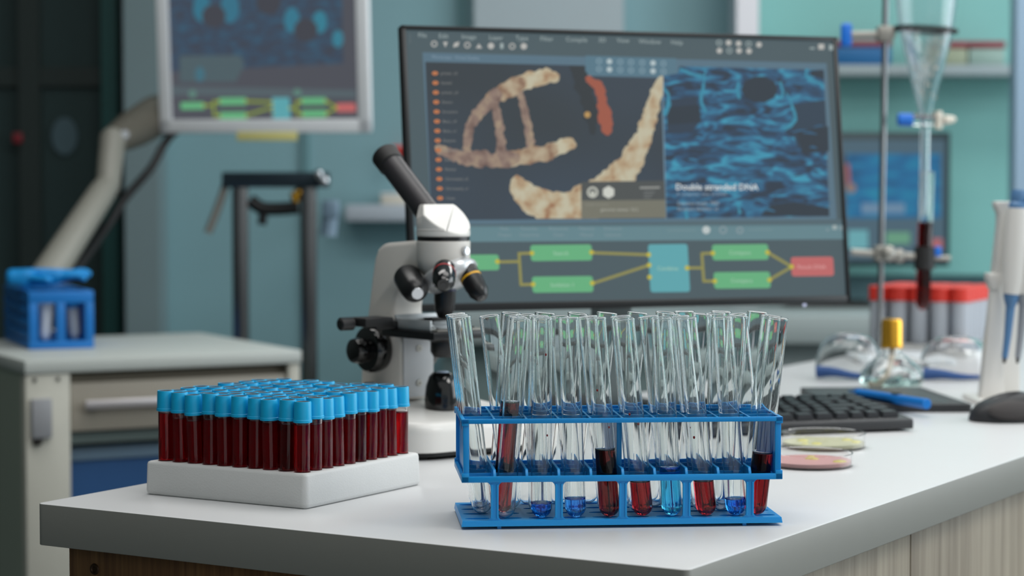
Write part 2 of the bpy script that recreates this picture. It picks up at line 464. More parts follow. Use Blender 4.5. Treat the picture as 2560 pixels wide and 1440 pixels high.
def glass_tube_profile(ro, ri, L, lip=0.0, level=None):
    """round-bottomed tube; with a level, the glass meets the liquid at the inner wall (one body up to the liquid's surface)"""
    t = ro - ri; out = []
    for k in range(9): a = R(90 * k / 8); out.append((ro * math.sin(a), ro - ro * math.cos(a)))
    out += [(ro, L * 0.5), (ro, L - 0.0022), (ro + lip * 0.7, L - 0.0013)]
    mid, hw_ = (ro + lip + ri) / 2, (ro + lip - ri) / 2
    out += [(mid + hw_ * math.cos(R(q)), L - hw_ * 1.3 + hw_ * 1.3 * math.sin(R(q))) for q in (0, 30, 60, 90, 120, 150, 180)]
    if level is not None:
        return out + [(ri, level + 0.0015), (ri, level), (ri * 0.93, level - 0.0006), (ri * 0.7, level - 0.0009), (0, level - 0.0009)]
    out.append((ri, L * 0.5))
    for k in range(8, -1, -1): a = R(90 * k / 8); out.append((ri * math.sin(a), ro - ri * math.cos(a)))
    return out
def liquid_profile(ro, ri, level):
    r = ri; out = []
    for k in range(9): a = R(90 * k / 8); out.append((r * math.sin(a), ro - r * math.cos(a)))
    return out + [(r, level * 0.6 + ro * 0.4), (r, level - 0.0003), (r * 0.93, level - 0.0009), (r * 0.7, level - 0.0012), (0, level - 0.0012)]
def make_mesh(name, prof, m, n=32, angle=60):
    b = bmesh.new(); lathe(b, prof, n)
    bmesh.ops.recalc_face_normals(b, faces=b.faces)
    me = bpy.data.meshes.new(name); b.to_mesh(me); b.free(); me.materials.append(m)
    for p in me.polygons: p.use_smooth = True
    me.set_sharp_from_angle(angle=R(angle))
    return me
vial_cap = make_mesh('vial_cap', [(0, 0.060), (0.0066, 0.060), (0.0078, 0.0604), (0.0078, 0.0624), (0.0074, 0.0628), (0.0071, 0.0765), (0.0068, 0.0775), (0.0060, 0.0775), (0.0057, 0.0770), (0.0057, 0.0752), (0, 0.0752)], M['cap'], 28, 40)
vial_stop = make_mesh('vial_stopper', [(0, 0.0750), (0.0056, 0.0750), (0.0056, 0.0774), (0.0046, 0.0775), (0.0036, 0.0768), (0, 0.0768)], M['stopper'], 20, 40)
VIAL = []
for lv, m in ((0.0585, M['blood']), (0.0590, M['blood']), (0.0575, M['blood_dark']), (0.0588, M['blood']), (0.0555, M['blood'])):
    VIAL.append((make_mesh('vial_wall', glass_tube_profile(0.0064, 0.0056, 0.072, 0, lv), M['clear_plastic'], 28), make_mesh('vial_blood', liquid_profile(0.0064, 0.0056, lv), m, 28, 50)))
rnd = random.Random(11)
for j in range(10):
    for i in range(10):
        x, y = (i - 4.5) * PT, (j - 4.5) * PT
        jx, jy = rnd.uniform(-0.0004, 0.0004), rnd.uniform(-0.0004, 0.0004)
        p = foam.location + Matrix.Rotation(FY, 3, 'Z') @ Vector((x + jx, y + jy, 0.0092 + rnd.uniform(-0.0004, 0.0018)))
        row = ['front', 'second', 'third', 'fourth', 'fifth', 'sixth', 'seventh', 'eighth', 'ninth', 'rear'][j]
        t = thing('blood_tube', '%s blue-capped blood tube from the left in the %s row of the white foam rack' % (ORD[i + 1], row), 'blood tube', p, 0, 'blood tubes in the foam rack')
        t.rotation_euler = (R(rnd.uniform(-1.1, 1.1)), R(rnd.uniform(-1.1, 1.1)), rnd.uniform(0, 6))
        vial_me, bl = rnd.choice(VIAL)
        for nm, me in (('tube_wall', vial_me), ('blood', bl), ('cap', vial_cap), ('stopper', vial_stop)):
            mesh_obj(nm, me, t)

# ================================================================ blue rack with test tubes
def tube_rack(label, loc, yaw, group=None):
    root = thing('test_tube_rack', label, 'tube rack', loc, yaw, group)
    CX, CY, NX, NY = 0.0247, 0.0242, 10, 4
    Wd, Dp = CX * NX, CY * NY
    m = M['rack']
    # base plate with oval wells, standing on small feet
    b = bmesh.new()
    perforated(b, NX, NY, CX, CY, 0.0098, 0.0036, 0.0068, 0.0026, x0=0, y0=0, nseg=24)
    bmesh.ops.remove_doubles(b, verts=b.verts, dist=1e-5)
    rim = [e for e in b.edges if e.is_boundary]
    g = bmesh.ops.extrude_edge_only(b, edges=rim)
    vs = [v for v in g['geom'] if isinstance(v, bmesh.types.BMVert)]
    for v in vs:
        v.co.z = 0.0024
        v.co.x += 0.0008 if v.co.x > Wd / 2 else -0.0008; v.co.y += 0.0004 if v.co.y > Dp / 2 else -0.0004
    bmesh.ops.contextual_create(b, geom=[e for e in b.edges if e.is_boundary])
    for x, y in ((CX * 1.15, 0.006), (CX * 8.85, 0.006), (CX * 1.15, Dp - 0.006), (CX * 8.85, Dp - 0.006)):
        box(b, x - 0.0015, x + 0.0015, y - 0.003, y + 0.003, 0.0, 0.0025)
    link('base_plate', b, m, root, angle=30)
    tb = 0.0016
    def lattice(name, z0, z1, zr, rim_h):
        b = bmesh.new()
        box(b, -0.0006, Wd + 0.0006, -0.0006, 0.0020, z0, z1, 0.0004); box(b, -0.0006, Wd + 0.0006, Dp - 0.0020, Dp + 0.0006, z0, z1, 0.0004)
        for x in (-0.0006, Wd - 0.0022): box(b, x, x + 0.0028, 0.0018, Dp - 0.0018, z0, z1, 0.0004)
        for k in range(1, NY): box(b, 0.0018, Wd - 0.0018, k * CY - tb / 2, k * CY + tb / 2, z0, z1 - 0.0004)
        for k in range(1, NX):
            x = k * CX
            if zr > z1:       # taller ribs that slope down to the front bar
                prism(b, [(0.0004, z0), (Dp - 0.0004, z0), (Dp - 0.0004, zr - 0.001), (Dp - 0.002, zr), (0.0035, zr), (0.0004, z1)], -0.0011, 0.0011, 0.0003,
                      Matrix.Translation((x, 0, 0)) @ Matrix(((0, 0, 1, 0), (1, 0, 0, 0), (0, 1, 0, 0), (0, 0, 0, 1))), 1)
            else: box(b, x - tb / 2, x + tb / 2, 0.0018, Dp - 0.0018, z0, zr)
        for x in (-0.0006, Wd - 0.0050):       # corner blocks
            for y in (-0.0006, Dp - 0.0030):
                box(b, x, x + 0.0056, y, y + 0.0036, z0 - rim_h[0], z1 + rim_h[1], 0.0005)
        return link(name, b, m, root, angle=30)
    lattice('lower_grid', 0.0362, 0.0408, 0.0455, (0.0, 0.0026))
    lattice('upper_grid', 0.0812, 0.0848, 0.0845, (0.0016, 0.0))
    for x in (0.0030, Wd - 0.0052):
        b = box(bmesh.new(), x, x + 0.0022, 0.0026, Dp - 0.0026, 0.0405, 0.0815)
        fx = x - 0.0024 if x < 0.1 else x
        box(b, fx, fx + 0.0046, 0.0002, 0.0026, 0.0405, 0.0812, 0.0004); box(b, fx, fx + 0.0046, Dp - 0.0026, Dp - 0.0002, 0.0405, 0.0812, 0.0004)
        link('end_panel', b, m, root, angle=30)
    b = box(bmesh.new(), 5 * CX - 0.0012, 5 * CX + 0.0012, 0.0242, Dp - 0.0022, 0.0456, 0.0814)
    box(b, 5 * CX - 0.0020, 5 * CX + 0.0020, 0.0225, 0.0242, 0.0456, 0.0814, 0.0004)
    link('divider_panel', b, m, root, angle=30)
    # posts between the base plate and the lower grid, with rounded shoulders
    for y, s in ((0.0, 1), (Dp, -1)):
        for k in (1, 3, 5, 7, 9):
            x, h, r = k * CX, 0.0030, 0.0042
            pts = []
            for t in range(6): a = R(90 * t / 5); pts.append((-h - r + r * math.sin(a), 0.0066 + r - r * math.cos(a)))
            for t in range(6): a = R(90 * t / 5); pts.append((-h - r + r * math.cos(a), 0.0364 - r + r * math.sin(a)))
            full = [(px_, pz) for px_, pz in pts] + [(-px_, pz) for px_, pz in reversed(pts)]
            y0 = 0.0002 if s > 0 else Dp - 0.0022
            b = prism(bmesh.new(), full, 0, 0.0012, 0, Matrix.Translation((x, y0 + 0.0017, 0)) @ XZ)
            for sx in (-h, h - 0.0015): box(b, x + sx, x + sx + 0.0015, y0 - 0.0005, y0 + 0.0006, 0.0085, 0.0345, 0.0002, 1)
            link('post', b, m, root, angle=40)
    return root, CX, CY, Wd, Dp
RY = R(4.8)
rack, CX, CY, RW, RD = tube_rack('long blue plastic rack full of clear glass test tubes at the worktop corner', (-0.0378, 1.6350, T), RY)
tt_me = make_mesh('test_tube_wall', glass_tube_profile(0.0080, 0.00735, 0.1545, 0.0004), M['glass'], 40)
TUBES = {  # row: (column, lean of the top to the right in mm, liquid, its level above the tube's bottom in m)
    1: [(2, 8.5), (3, 0.4, 'blue_liquid', .0115, 'royal blue liquid'), (4, -3.7, 'pale_blue_liquid', .0148, 'bright blue liquid'), (5, -7.6, 'red_liquid_dark', .0525, 'very dark red liquid'),
        (6, -10.9, 'red_liquid', .0275, 'deep red liquid'), (7, -6.7, 'cyan_liquid', .0378, 'cyan liquid'), (8, -11.2, 'red_liquid', .0275, 'deep red liquid'),
        (9, -7.6, 'blue_liquid', .0132, 'royal blue liquid'), (10, 10.8, 'red_liquid', .0485, 'deep red liquid')],
    2: [(1, -11.3), (2, 8.3, 'red_liquid', .0875, 'red liquid past the top grid'), (3, 0.2), (4, -9.3), (5, -11.0), (6, -9.6), (7, -12.0), (8, -12.6), (9, 9.4), (10, 10.3)],
    3: [(1, -12.2), (2, -12.4), (3, -8.8), (7, 9.7), (8, 9.7), (9, -4.7), (10, -12.0)],
    4: [(1, -12.6), (2, 7.4), (3, 10.3), (4, 11.4), (5, 11.0), (6, 11.2), (7, 8.3), (8, -0.5), (9, 4.4), (10, 9.9)]}
rnd = random.Random(5)
RM = Matrix.Rotation(RY, 3, 'Z')
ROWN = {1: 'front', 2: 'second', 3: 'third', 4: 'rear'}
drop_m = mat('red_drop', (176, 14, 20), 0.2)
for r, lst in TUBES.items():
    for spec in lst:
        c, t = spec[0], spec[1] / 1000
        bx = -0.5 * t
        cx, cyy = (c - 0.5) * CX, (r - 0.5) * CY
        ty = rnd.uniform(-0.004, 0.004); by = -0.5 * ty
        bot = Vector((cx + bx, cyy + by, 0.0069)); top = Vector((cx + t, cyy + ty, 0.0069 + 0.1545))
        d = RM @ (top - bot)
        pos = rack.location + RM @ bot
        # the rounded end touches the plate: lift so that its lowest point sits on it
        pos.z += 0.0080 * (1 - d.normalized().z) + 0.0002
        pos = pos + Vector((0, 0, 0))
        liq = spec[2] if len(spec) > 2 else None
        what = ('with ' + spec[4]) if liq else 'empty'
        if liq: lab = 'test tube %s, %s column, %s row of blue rack' % (what, ORD[c], ROWN[r])
        else: lab = 'empty clear test tube in the %s column from the left, %s row, blue rack' % (ORD[c], ROWN[r])
        o = thing('test_tube', lab, 'test tube', pos, 0, 'test tubes in the blue rack')
        o.rotation_mode = 'QUATERNION'; o.rotation_quaternion = Vector((0, 0, 1)).rotation_difference(d)
        if not liq: mesh_obj('tube_wall', tt_me, o)
        else:
            inv = o.rotation_quaternion.inverted() @ Vector((0, 0, 1)); lv = spec[3]
            for nm, prof, m_ in (('tube_wall', glass_tube_profile(0.0080, 0.00735, 0.1545, 0.0004, lv), M['glass']), ('liquid', liquid_profile(0.0080, 0.00735, lv), M[liq])):
                b = bmesh.new(); lathe(b, prof, 40)
                for v in b.verts:              # the surface lies level in the leaning tube
                    if lv - 0.0016 < v.co.z < lv + 0.001 and math.hypot(v.co.x, v.co.y) < 0.0078: v.co.z -= (inv.x * v.co.x + inv.y * v.co.y) / inv.z
                link(nm, b, m_, o, angle=60)
        if (r, c) in ((1, 5), (2, 8), (1, 8), (1, 3), (1, 6)):
            for k in range(2):
                a, z, s = rnd.uniform(-2.4, -0.8), rnd.uniform(0.062, 0.13), rnd.uniform(0.0005, 0.0009)
                bb = bmesh.new(); bmesh.ops.create_icosphere(bb, subdivisions=2, radius=s, matrix=Matrix.Translation((0.0068 * math.cos(a), 0.0068 * math.sin(a), z)) @ Matrix.Scale(1.4, 4, (0, 0, 1)))
                link('red_drop', bb, drop_m, o)

# ================================================================ microscope
MO = Vector((-0.068, 2.133, T)); MA = math.atan2(-0.785, 0.62)
mic = thing('microscope', 'white and black student microscope standing behind the foam rack', 'microscope', MO, MA)
MI = Matrix.Translation(MO) @ Matrix.Rotation(MA, 4, 'Z'); MI.invert()
def ml(px, py, y): return MI @ at(px, py, y)
# base: a wedge that is lower at the front, rounded, on a black pad
def wedge(bm, x0, x1, h, z0, zf, zb, r, bev):
    b = bmesh.new()
    pts = rounded([(x0, -h), (x1, -h), (x1, h), (x0, h)], r, 6)
    zt = lambda x: zb + (zf - zb) * min(1, max(0, (x - (x0 + x1) * 0.5 + 0.02) / (x1 - (x0 + x1) * 0.5 - 0.02)))
    lo = [b.verts.new((x, y, z0)) for x, y in pts]; hi = [b.verts.new((x, y, zb + (zf - zb) * max(0, (x - x0) / (x1 - x0)))) for x, y in pts]
    b.faces.new(lo[::-1]); b.faces.new(hi)
    for i in range(len(pts)): b.faces.new((lo[i], lo[(i + 1) % len(pts)], hi[(i + 1) % len(pts)], hi[i]))
    bmesh.ops.recalc_face_normals(b, faces=b.faces)
    es = [e for e in b.edges if all(v in set(hi) for v in e.verts)]
    bmesh.ops.bevel(b, geom=es, offset=bev, segments=4, affect='EDGES', profile=0.5)
    return merge(bm, b)
link('base', wedge(bmesh.new(), -0.135, 0.064, 0.078, 0.0075, 0.036, 0.052, 0.030, 0.010), M['white_paint'], mic, angle=40)
link('base_pad', prism(bmesh.new(), rounded([(-0.132, -0.075), (0.061, -0.075), (0.061, 0.075), (-0.132, 0.075)], 0.028, 6), 0.003, 0.0078, 0.001), M['black_matte'], mic)
for x, y in ((0.040, -0.062), (0.040, 0.062), (-0.112, -0.062), (-0.112, 0.062)):
    b = bmesh.new(); lathe(b, [(0, 0), (0.011, 0), (0.012, 0.004), (0, 0.004)], 20, Matrix.Translation((x, y, 0)))
    link('rubber_foot', b, M['black_matte'], mic)
arm = [(-0.119, 0.047), (-0.118, 0.072), (-0.113, 0.10), (-0.105, 0.135), (-0.098, 0.168), (-0.093, 0.188), (-0.087, 0.199), (-0.076, 0.2045), (-0.020, 0.2085), (-0.015, 0.20), (-0.015, 0.179),
       (-0.030, 0.175), (-0.046, 0.166), (-0.057, 0.153), (-0.061, 0.138), (-0.058, 0.126), (-0.050, 0.116), (-0.0445, 0.106), (-0.0445, 0.047)]
link('arm', prism(bmesh.new(), arm, -0.0195, 0.0195, 0.005, XZ, 3), M['cream_paint'], mic, angle=40)
b = box(bmesh.new(), -0.0445, -0.0415, -0.0185, 0.0185, 0.050, 0.1105, 0.001); pl = link('rack_plate', b, M['grey_panel'], mic)
for z in (0.064, 0.099):
    b = bmesh.new(); lathe(b, [(0, 0), (0.0036, 0), (0.0036, 0.0008), (0.0014, 0.0009), (0.0013, 0.0003), (0, 0.0003)], 18, Matrix.Translation((-0.0416, 0.0, z)) @ Matrix.Rotation(R(90), 4, 'Y'))
    link('screw', b, M['dull_metal'], pl)
# head
b = bmesh.new(); lathe(b, [(0, 0.174), (0.020, 0.174), (0.0245, 0.180), (0.0265, 0.190), (0.0267, 0.2075), (0.0255, 0.2085), (0, 0.2085)], 48)
hb = link('head_body', b, M['cream_paint'], mic)
sd = MI.to_3x3(); q = sd @ Vector((0.80, -0.60, 0)); q0 = q * 0.0258 + Vector((0, 0, 0.1985))
b2 = bmesh.new(); lathe(b2, [(0, 0), (0.0042, 0), (0.0046, 0.001), (0.0046, 0.0036), (0.0034, 0.0046), (0, 0.0046)], 20, axis_matrix(q0, q0 + q))
link('set_screw', b2, M['chrome'], hb)
b = bmesh.new(); lathe(b, [(0, 0.2080), (0.0262, 0.2080), (0.0262, 0.2125), (0, 0.2125)], 48); link('head_ring', b, M['black'], mic)
# prism housing: a round drum cut by sloping planes
b = bmesh.new(); lathe(b, [(0, 0.2122), (0.0262, 0.2122), (0.0268, 0.2132), (0.0268, 0.2185), (0.0262, 0.2190), (0.0264, 0.2200), (0.0266, 0.2460), (0, 0.2460)], 64)
def cut(bm, co, no):
    g = bmesh.ops.bisect_plane(bm, geom=bm.verts[:] + bm.edges[:] + bm.faces[:], plane_co=co, plane_no=no, clear_outer=True)
    es = [e for e in g['geom_cut'] if isinstance(e, bmesh.types.BMEdge)]
    bmesh.ops.edgeloop_fill(bm, edges=es)
def wd(x, y, z): return sd @ Vector((x, y, z))         # a direction of the room in the microscope's frame
cut(b, Vector((0, 0, 0.2440)), Vector((0, 0, 1)))
cut(b, Vector((0, 0, 0.2440)) + wd(-0.0195, -0.002, 0), wd(0.40, -0.45, 0.80))
cut(b, Vector((0, 0, 0.2440)) + wd(-0.0195, -0.002, 0), wd(-0.86, -0.30, 0.42))
bmesh.ops.bevel(b, geom=[e for e in b.edges if e.calc_face_angle(0) > R(24)], offset=0.0007, segments=2, affect='EDGES')
link('prism_housing', b, M['white_paint'], mic, angle=30)
# eyepiece tube
p0 = ml(1096, 566, 2.135); p1 = ml(981, 414, 2.20); p2 = ml(961, 386, 2.212)
b = bmesh.new(); rod(b, p0, p1 + (p1 - p0) * 0.02, 0.0126, 0.0126, 32); et = link('eyepiece_tube', b, mat('satin_black_metal', (44, 42, 46), 0.38, noise=0.05), mic)
b = bmesh.new(); rod(b, p1, p2, 0.0140, 0.0146, 32, 0.0016); link('eyepiece', b, M['black_matte'], et)
# nosepiece and objectives
n0 = Vector((0.002, 0.0, 0.181)); n1 = ml(1124, 668, 2.085)
ax = (Vector((0.45, 0.12, -0.88))).normalized()
b = bmesh.new(); lathe(b, [(0, -0.004), (0.0255, -0.004), (0.0290, 0.0), (0.0292, 0.004), (0.0262, 0.0105), (0.0185, 0.0155), (0, 0.0175)], 40, axis_matrix(Vector((0.007, 0.001, 0.1770)), Vector((0.007, 0.001, 0.1770)) + ax))
link('nosepiece', b, mat('satin_silver', (214, 216, 218), 0.3, metal=0.55), mic)
def objective(p, q, r, ring=None, chrome_tip=False, shiny=False):
    p, q = Vector(p), Vector(q); L = (q - p).length; Mx = axis_matrix(p, q)
    b = bmesh.new()
    lathe(b, [(0, 0), (r * 0.82, 0), (r * 0.86, L * 0.06), (r, L * 0.09), (r, L * 0.62), (r * 0.95, L * 0.66), (r * 0.95, L * 0.80), (r * 0.62, L * 0.97), (r * 0.5, L), (0, L)], 28, Mx)
    o = link('objective', b, M['black_gloss'] if chrome_tip else M['black'], mic)
    if ring:
        b = bmesh.new(); lathe(b, [(r * 0.9, L * 0.34), (r * 1.02, L * 0.34), (r * 1.02, L * 0.39), (r * 0.9, L * 0.39)], 28, Mx, closed=True)
        link('colour_ring', b, ring, o)
    k_ = 0.46 if shiny else 0.30
    b = bmesh.new(); lathe(b, [(0, L * 0.99), (r * k_, L * 0.99), (r * k_ * 0.9, L * 1.012), (0, L * 1.014)], 20, Mx)
    link('front_lens', b, M['chrome'] if shiny else M['black_gloss'], o)
    return o
objective((0.001, 0.002, 0.176), (0.000, 0.001, 0.1315), 0.0108, mat('blue_ring', (20, 22, 70), 0.4))
objective(ml(1162, 668, 2.120), ml(1206, 746, 2.100), 0.0106, M['yellow'])
objective(ml(1112, 672, 2.092), ml(1108, 712, 2.052), 0.0112, M['red_ring'], True)
objective(ml(1016, 690, 2.140), ml(1044, 734, 2.095), 0.0138, None, False, True)
# stage
b = box(bmesh.new(), -0.052, 0.036, -0.0385, 0.0385, 0.1125, 0.1205, 0.0012); stg = link('stage', b, M['black'], mic)
b = box(bmesh.new(), -0.022, 0.031, -0.030, 0.033, 0.1205, 0.1216, 0.0003); link('stage_plate', b, M['dull_metal'], stg)
b = box(bmesh.new(), -0.046, -0.030, -0.060, 0.010, 0.1206, 0.1285, 0.001)
box(b, -0.058, -0.028, -0.074, -0.040, 0.1235, 0.1325, 0.0015); box(b, -0.045, -0.020, 0.0, 0.032, 0.127, 0.1305, 0.001)
sh = link('slide_holder', b, M['black_matte'], stg)
b = box(bmesh.new(), -0.036, 0.024, -0.034, -0.0315, 0.1212, 0.1310, 0.0004); box(b, -0.036, -0.033, -0.034, 0.030, 0.1212, 0.1345, 0.0004); box(b, -0.020, 0.020, -0.0315, -0.026, 0.1250, 0.1262, 0.0003)
link('slide_clip', b, mat('pale_metal', (190, 194, 196), 0.35, metal=0.35), stg)
b = box(bmesh.new(), -0.012, 0.014, -0.020, 0.028, 0.1217, 0.1228); link('glass_slide', b, M['clear_plastic'], stg)
for k, (x, y, z) in enumerate(((-0.050, -0.074, 0.1265), (-0.044, -0.078, 0.1262))):
    b = bmesh.new(); rod(b, (x, y, z), (x, y - 0.016, z), 0.0065 - 0.0006 * k, None, 20, 0.0012); link('stage_knob', b, M['black'], stg)
b = bmesh.new(); lathe(b, [(0, 0.093), (0.010, 0.093), (0.013, 0.098), (0.013, 0.108), (0.018, 0.1125), (0, 0.1125)], 28); link('condenser', b, M['black'], stg)
# focus knobs either side of the arm
for s in (-1, 1):
    kx, kz = -0.0800, 0.0975
    b = bmesh.new(); lathe(b, [(0, 0.0), (0.0170, 0.0), (0.0225, 0.003), (0.0240, 0.008), (0.0240, 0.016), (0.0220, 0.019), (0.014, 0.021), (0, 0.021)], 36, axis_matrix((kx, s * 0.0190, kz), (kx, s * 0.1, kz)))
    kb = link('focus_knob', b, M['black_gloss'], mic)
    b = bmesh.new(); lathe(b, [(0, 0.0), (0.0115, 0.0), (0.0128, 0.003), (0.0132, 0.010), (0.0120, 0.0145), (0.0085, 0.017), (0, 0.0178)], 32, axis_matrix((kx, s * 0.0395, kz - 0.001), (kx, s * 0.1, kz - 0.001)))
    link('fine_focus_knob', b, M['black_gloss'], kb)
# lamp housing on the base
b = bmesh.new(); lathe(b, [(0, 0.040), (0.0175, 0.040), (0.0178, 0.052), (0.0165, 0.064), (0.0135, 0.0735), (0.0095, 0.0775), (0, 0.0775)], 36, Matrix.Translation((-0.002, 0.0, 0.0)))
lamp = link('illuminator', b, M['black_gloss'], mic)
b = bmesh.new(); lathe(b, [(0, 0.0774), (0.0068, 0.0774), (0.0055, 0.0786), (0, 0.0790)], 24, Matrix.Translation((-0.002, 0, 0))); link('lamp_lens', b, mat('frosted_lens', (190, 206, 226), 0.3), lamp)
b = bmesh.new(); lathe(b, [(0, 0.050), (0.008, 0.050), (0.008, 0.058), (0.005, 0.063), (0, 0.063)], 20, Matrix.Translation((-0.086, -0.0300, 0.0))); link('dimmer_knob', b, M['black'], mic)

# ================================================================ screens
class Screen:
    """draws flat coloured shapes on a display's front plane, a hair above each other; fm turns a drawing point into plane metres"""
    def __init__(s, fm): s.fm = fm; s.bm = bmesh.new(); s.mats = []; s.k = 0
    def mi(s, m):
        if m not in s.mats: s.mats.append(m)
        return s.mats.index(m)
    def face(s, pts, m, lift):
        vs = [s.bm.verts.new((u, -0.00008 * lift - 0.0003, v)) for u, v in pts]
        f = s.bm.faces.new(vs); f.material_index = s.mi(m)
    def poly(s, pts, m, lift, clip=None):
        if clip:
            x0, y0, x1, y1 = clip
            for ax_, lim, sg in ((0, x0, 1), (0, x1, -1), (1, y0, 1), (1, y1, -1)):
                out = []
                for i in range(len(pts)):
                    a, b_ = pts[i - 1], pts[i]; da, db = sg * (a[ax_] - lim), sg * (b_[ax_] - lim)
                    if (da >= 0) != (db >= 0):
                        t = da / (da - db); out.append((a[0] + (b_[0] - a[0]) * t, a[1] + (b_[1] - a[1]) * t))
                    if db >= 0: out.append(b_)
                pts = out
                if len(pts) < 3: return
        s.face([s.fm(x, y) for x, y in pts], m, lift)
    def rrect(s, x0, y0, x1, y1, m, lift, r=6, skew=0.0):
        pts = []
        for qx, qy, a0 in ((x1 - r, y1 - r, 0), (x0 + r, y1 - r, 90), (x0 + r, y0 + r, 180), (x1 - r, y0 + r, 270)):
            for k in range(5): a = R(a0 + 22.5 * k); pts.append((qx + r * math.cos(a), qy + r * math.sin(a)))
        s.poly([(x + (y - y0) * 0.055 * (1 if skew else 0), y + (x - x0) * skew) for x, y in pts], m, lift)
    def disc(s, x, y, r, m, lift, n=16, ry=None):
        s.poly([(x + r * math.cos(2 * math.pi * k / n), y + (ry or r) * math.sin(2 * math.pi * k / n)) for k in range(n)], m, lift)
    def ring(s, x, y, r, wd_, m, lift, n=20):
        for k in range(n):
            a, c = 2 * math.pi * k / n, 2 * math.pi * (k + 1) / n
            s.poly([(x + q * math.cos(t), y + q * math.sin(t)) for q, t in ((r, a), (r, c), (r - wd_, c), (r - wd_, a))], m, lift)
    def line(s, pts, wd_, m, lift, clip=None, jit=0.0, rng=None):
        for i in range(len(pts) - 1):
            (x0, y0), (x1, y1) = pts[i][:2], pts[i + 1][:2]
            w0 = (wd_[i] if isinstance(wd_, list) else wd_) / 2; w1 = (wd_[i + 1] if isinstance(wd_, list) else wd_) / 2
            L = math.hypot(x1 - x0, y1 - y0) or 1; nx, ny = -(y1 - y0) / L, (x1 - x0) / L
            s.poly([(x0 + nx * w0, y0 + ny * w0), (x1 + nx * w1, y1 + ny * w1), (x1 - nx * w1, y1 - ny * w1), (x0 - nx * w0, y0 - ny * w0)], m, lift, clip)
    def text(s, string, x, y, h, m, lift, centre=False, slope=0.0, bold=False, width=None):
        cu = bpy.data.curves.new('t', 'FONT'); cu.body = string; cu.size = 1.0; cu.resolution_u = 2
        if bold: cu.offset = 0.018
        ob = bpy.data.objects.new('t', cu); me = bpy.data.meshes.new_from_object(ob)
        xs = [v.co.x for v in me.vertices] or [0]
        k = h / 0.70; kx = k
        if width: kx = width / (max(xs) - min(xs))
        ox = x - ((max(xs) + min(xs)) / 2 * kx if centre else 0)
        i = s.mi(m); base = [s.bm.verts.new((0, 0, 0)) for _ in me.vertices]
        for b_, v in zip(base, me.vertices):
            X = ox + v.co.x * kx; Y = y + h / 2 - v.co.y * k + (ox + v.co.x * kx - x) * slope
            u, vv = s.fm(X, Y); b_.co = (u, -0.00008 * lift - 0.0003, vv)
        for p in me.polygons:
            try: f = s.bm.faces.new([base[q] for q in p.vertices]); f.material_index = i
            except ValueError: pass
        bpy.data.objects.remove(ob); bpy.data.meshes.remove(me); bpy.data.curves.remove(cu)
    def build(s, name, parent):
        me = bpy.data.meshes.new(name); s.bm.to_mesh(me); s.bm.free()
        for m in s.mats: me.materials.append(m)
        return mesh_obj(name, me, parent)

tissue = glow_noise('blue_tissue_picture', [(0.36, (42, 55, 70)), (0.48, (44, 76, 106)), (0.57, (48, 104, 138)), (0.68, (58, 144, 172))], 3.0, 3, 1.1, (10, 10, 34))
strand = glow_noise('beige_strand_picture', [(0.30, (146, 108, 80)), (0.42, (174, 154, 124)), (0.60, (186, 180, 156))], 62, 3)
strand_dim = glow_noise('brown_strand_picture', [(0.32, (104, 84, 78)), (0.5, (134, 114, 104)), (0.68, (158, 140, 118))], 70, 3)
strand_mid = glow_noise('tan_strand_picture', [(0.32, (126, 96, 78)), (0.46, (156, 134, 110)), (0.64, (174, 160, 136))], 66, 3)
pane_pic = glow_noise('dark_navy_picture', [(0.35, (52, 60, 66)), (0.65, (57, 70, 84))], 5, 1)

def flow(S, X, Y, k, txt=True, lw=7.0, yc=(140, 137, 78)):
    """the chain of linked boxes along the bottom of the picture; X, Y place it, k scales it"""
    g, c, r_, yl, yd, tx = glow((98, 170, 122)), glow((90, 160, 168)), glow((184, 100, 100)), glow(yc), glow((186, 176, 62)), glow((160, 196, 172))
    q = lambda x, y: (X + (x - 1115) * k, Y + (y - 660) * k)
    def bx(x0, y0, x1, y1, m, word=None, col=tx):
        a, b_ = q(x0, y0), q(x1, y1); S.rrect(a[0], a[1], b_[0], b_[1], m, 5, 7 * k, -0.012)
        if word and txt: S.text(word, (a[0] + b_[0]) / 2, (a[1] + b_[1]) / 2, 10 * k, col, 7, True)
    def ln(*pts): S.line([q(*p_) for p_ in pts], lw * k, yl, 4)
    ln((1243, 655), (1298, 654)); ln((1297, 632), (1302, 714)); ln((1294, 634), (1330, 633)); ln((1300, 712), (1332, 711))
    ln((1479, 632), (1622, 637)); ln((1480, 709), (1622, 663)); ln((1716, 670), (1757, 670)); ln((1754, 633), (1759, 706)); ln((1752, 634), (1782, 633)); ln((1756, 703), (1786, 703))
    ln((1918, 631), (1979, 667)); ln((1922, 700), (1979, 667))
    bx(1115, 638, 1246, 677, g, 'Input'); bx(1325, 613, 1478, 653, g, 'Search'); bx(1329, 692, 1481, 732, g, 'Isolation 1'); bx(1619, 611, 1718, 731, c, 'Combine')
    bx(1779, 612, 1919, 651, g, 'Compare'); bx(1783, 681, 1924, 722, g, 'Compare'); bx(1976, 643, 2082, 691, r_, 'Result DNA', glow((214, 160, 158)))
    for x, y in ((1243, 654), (1329, 633), (1332, 711), (1478, 631), (1480, 708), (1621, 637), (1622, 663), (1623, 693), (1717, 670), (1781, 633), (1786, 703), (1918, 631), (1923, 700), (1978, 667)):
        a = q(x, y); S.disc(a[0], a[1], 6 * k, yd, 8, 10)

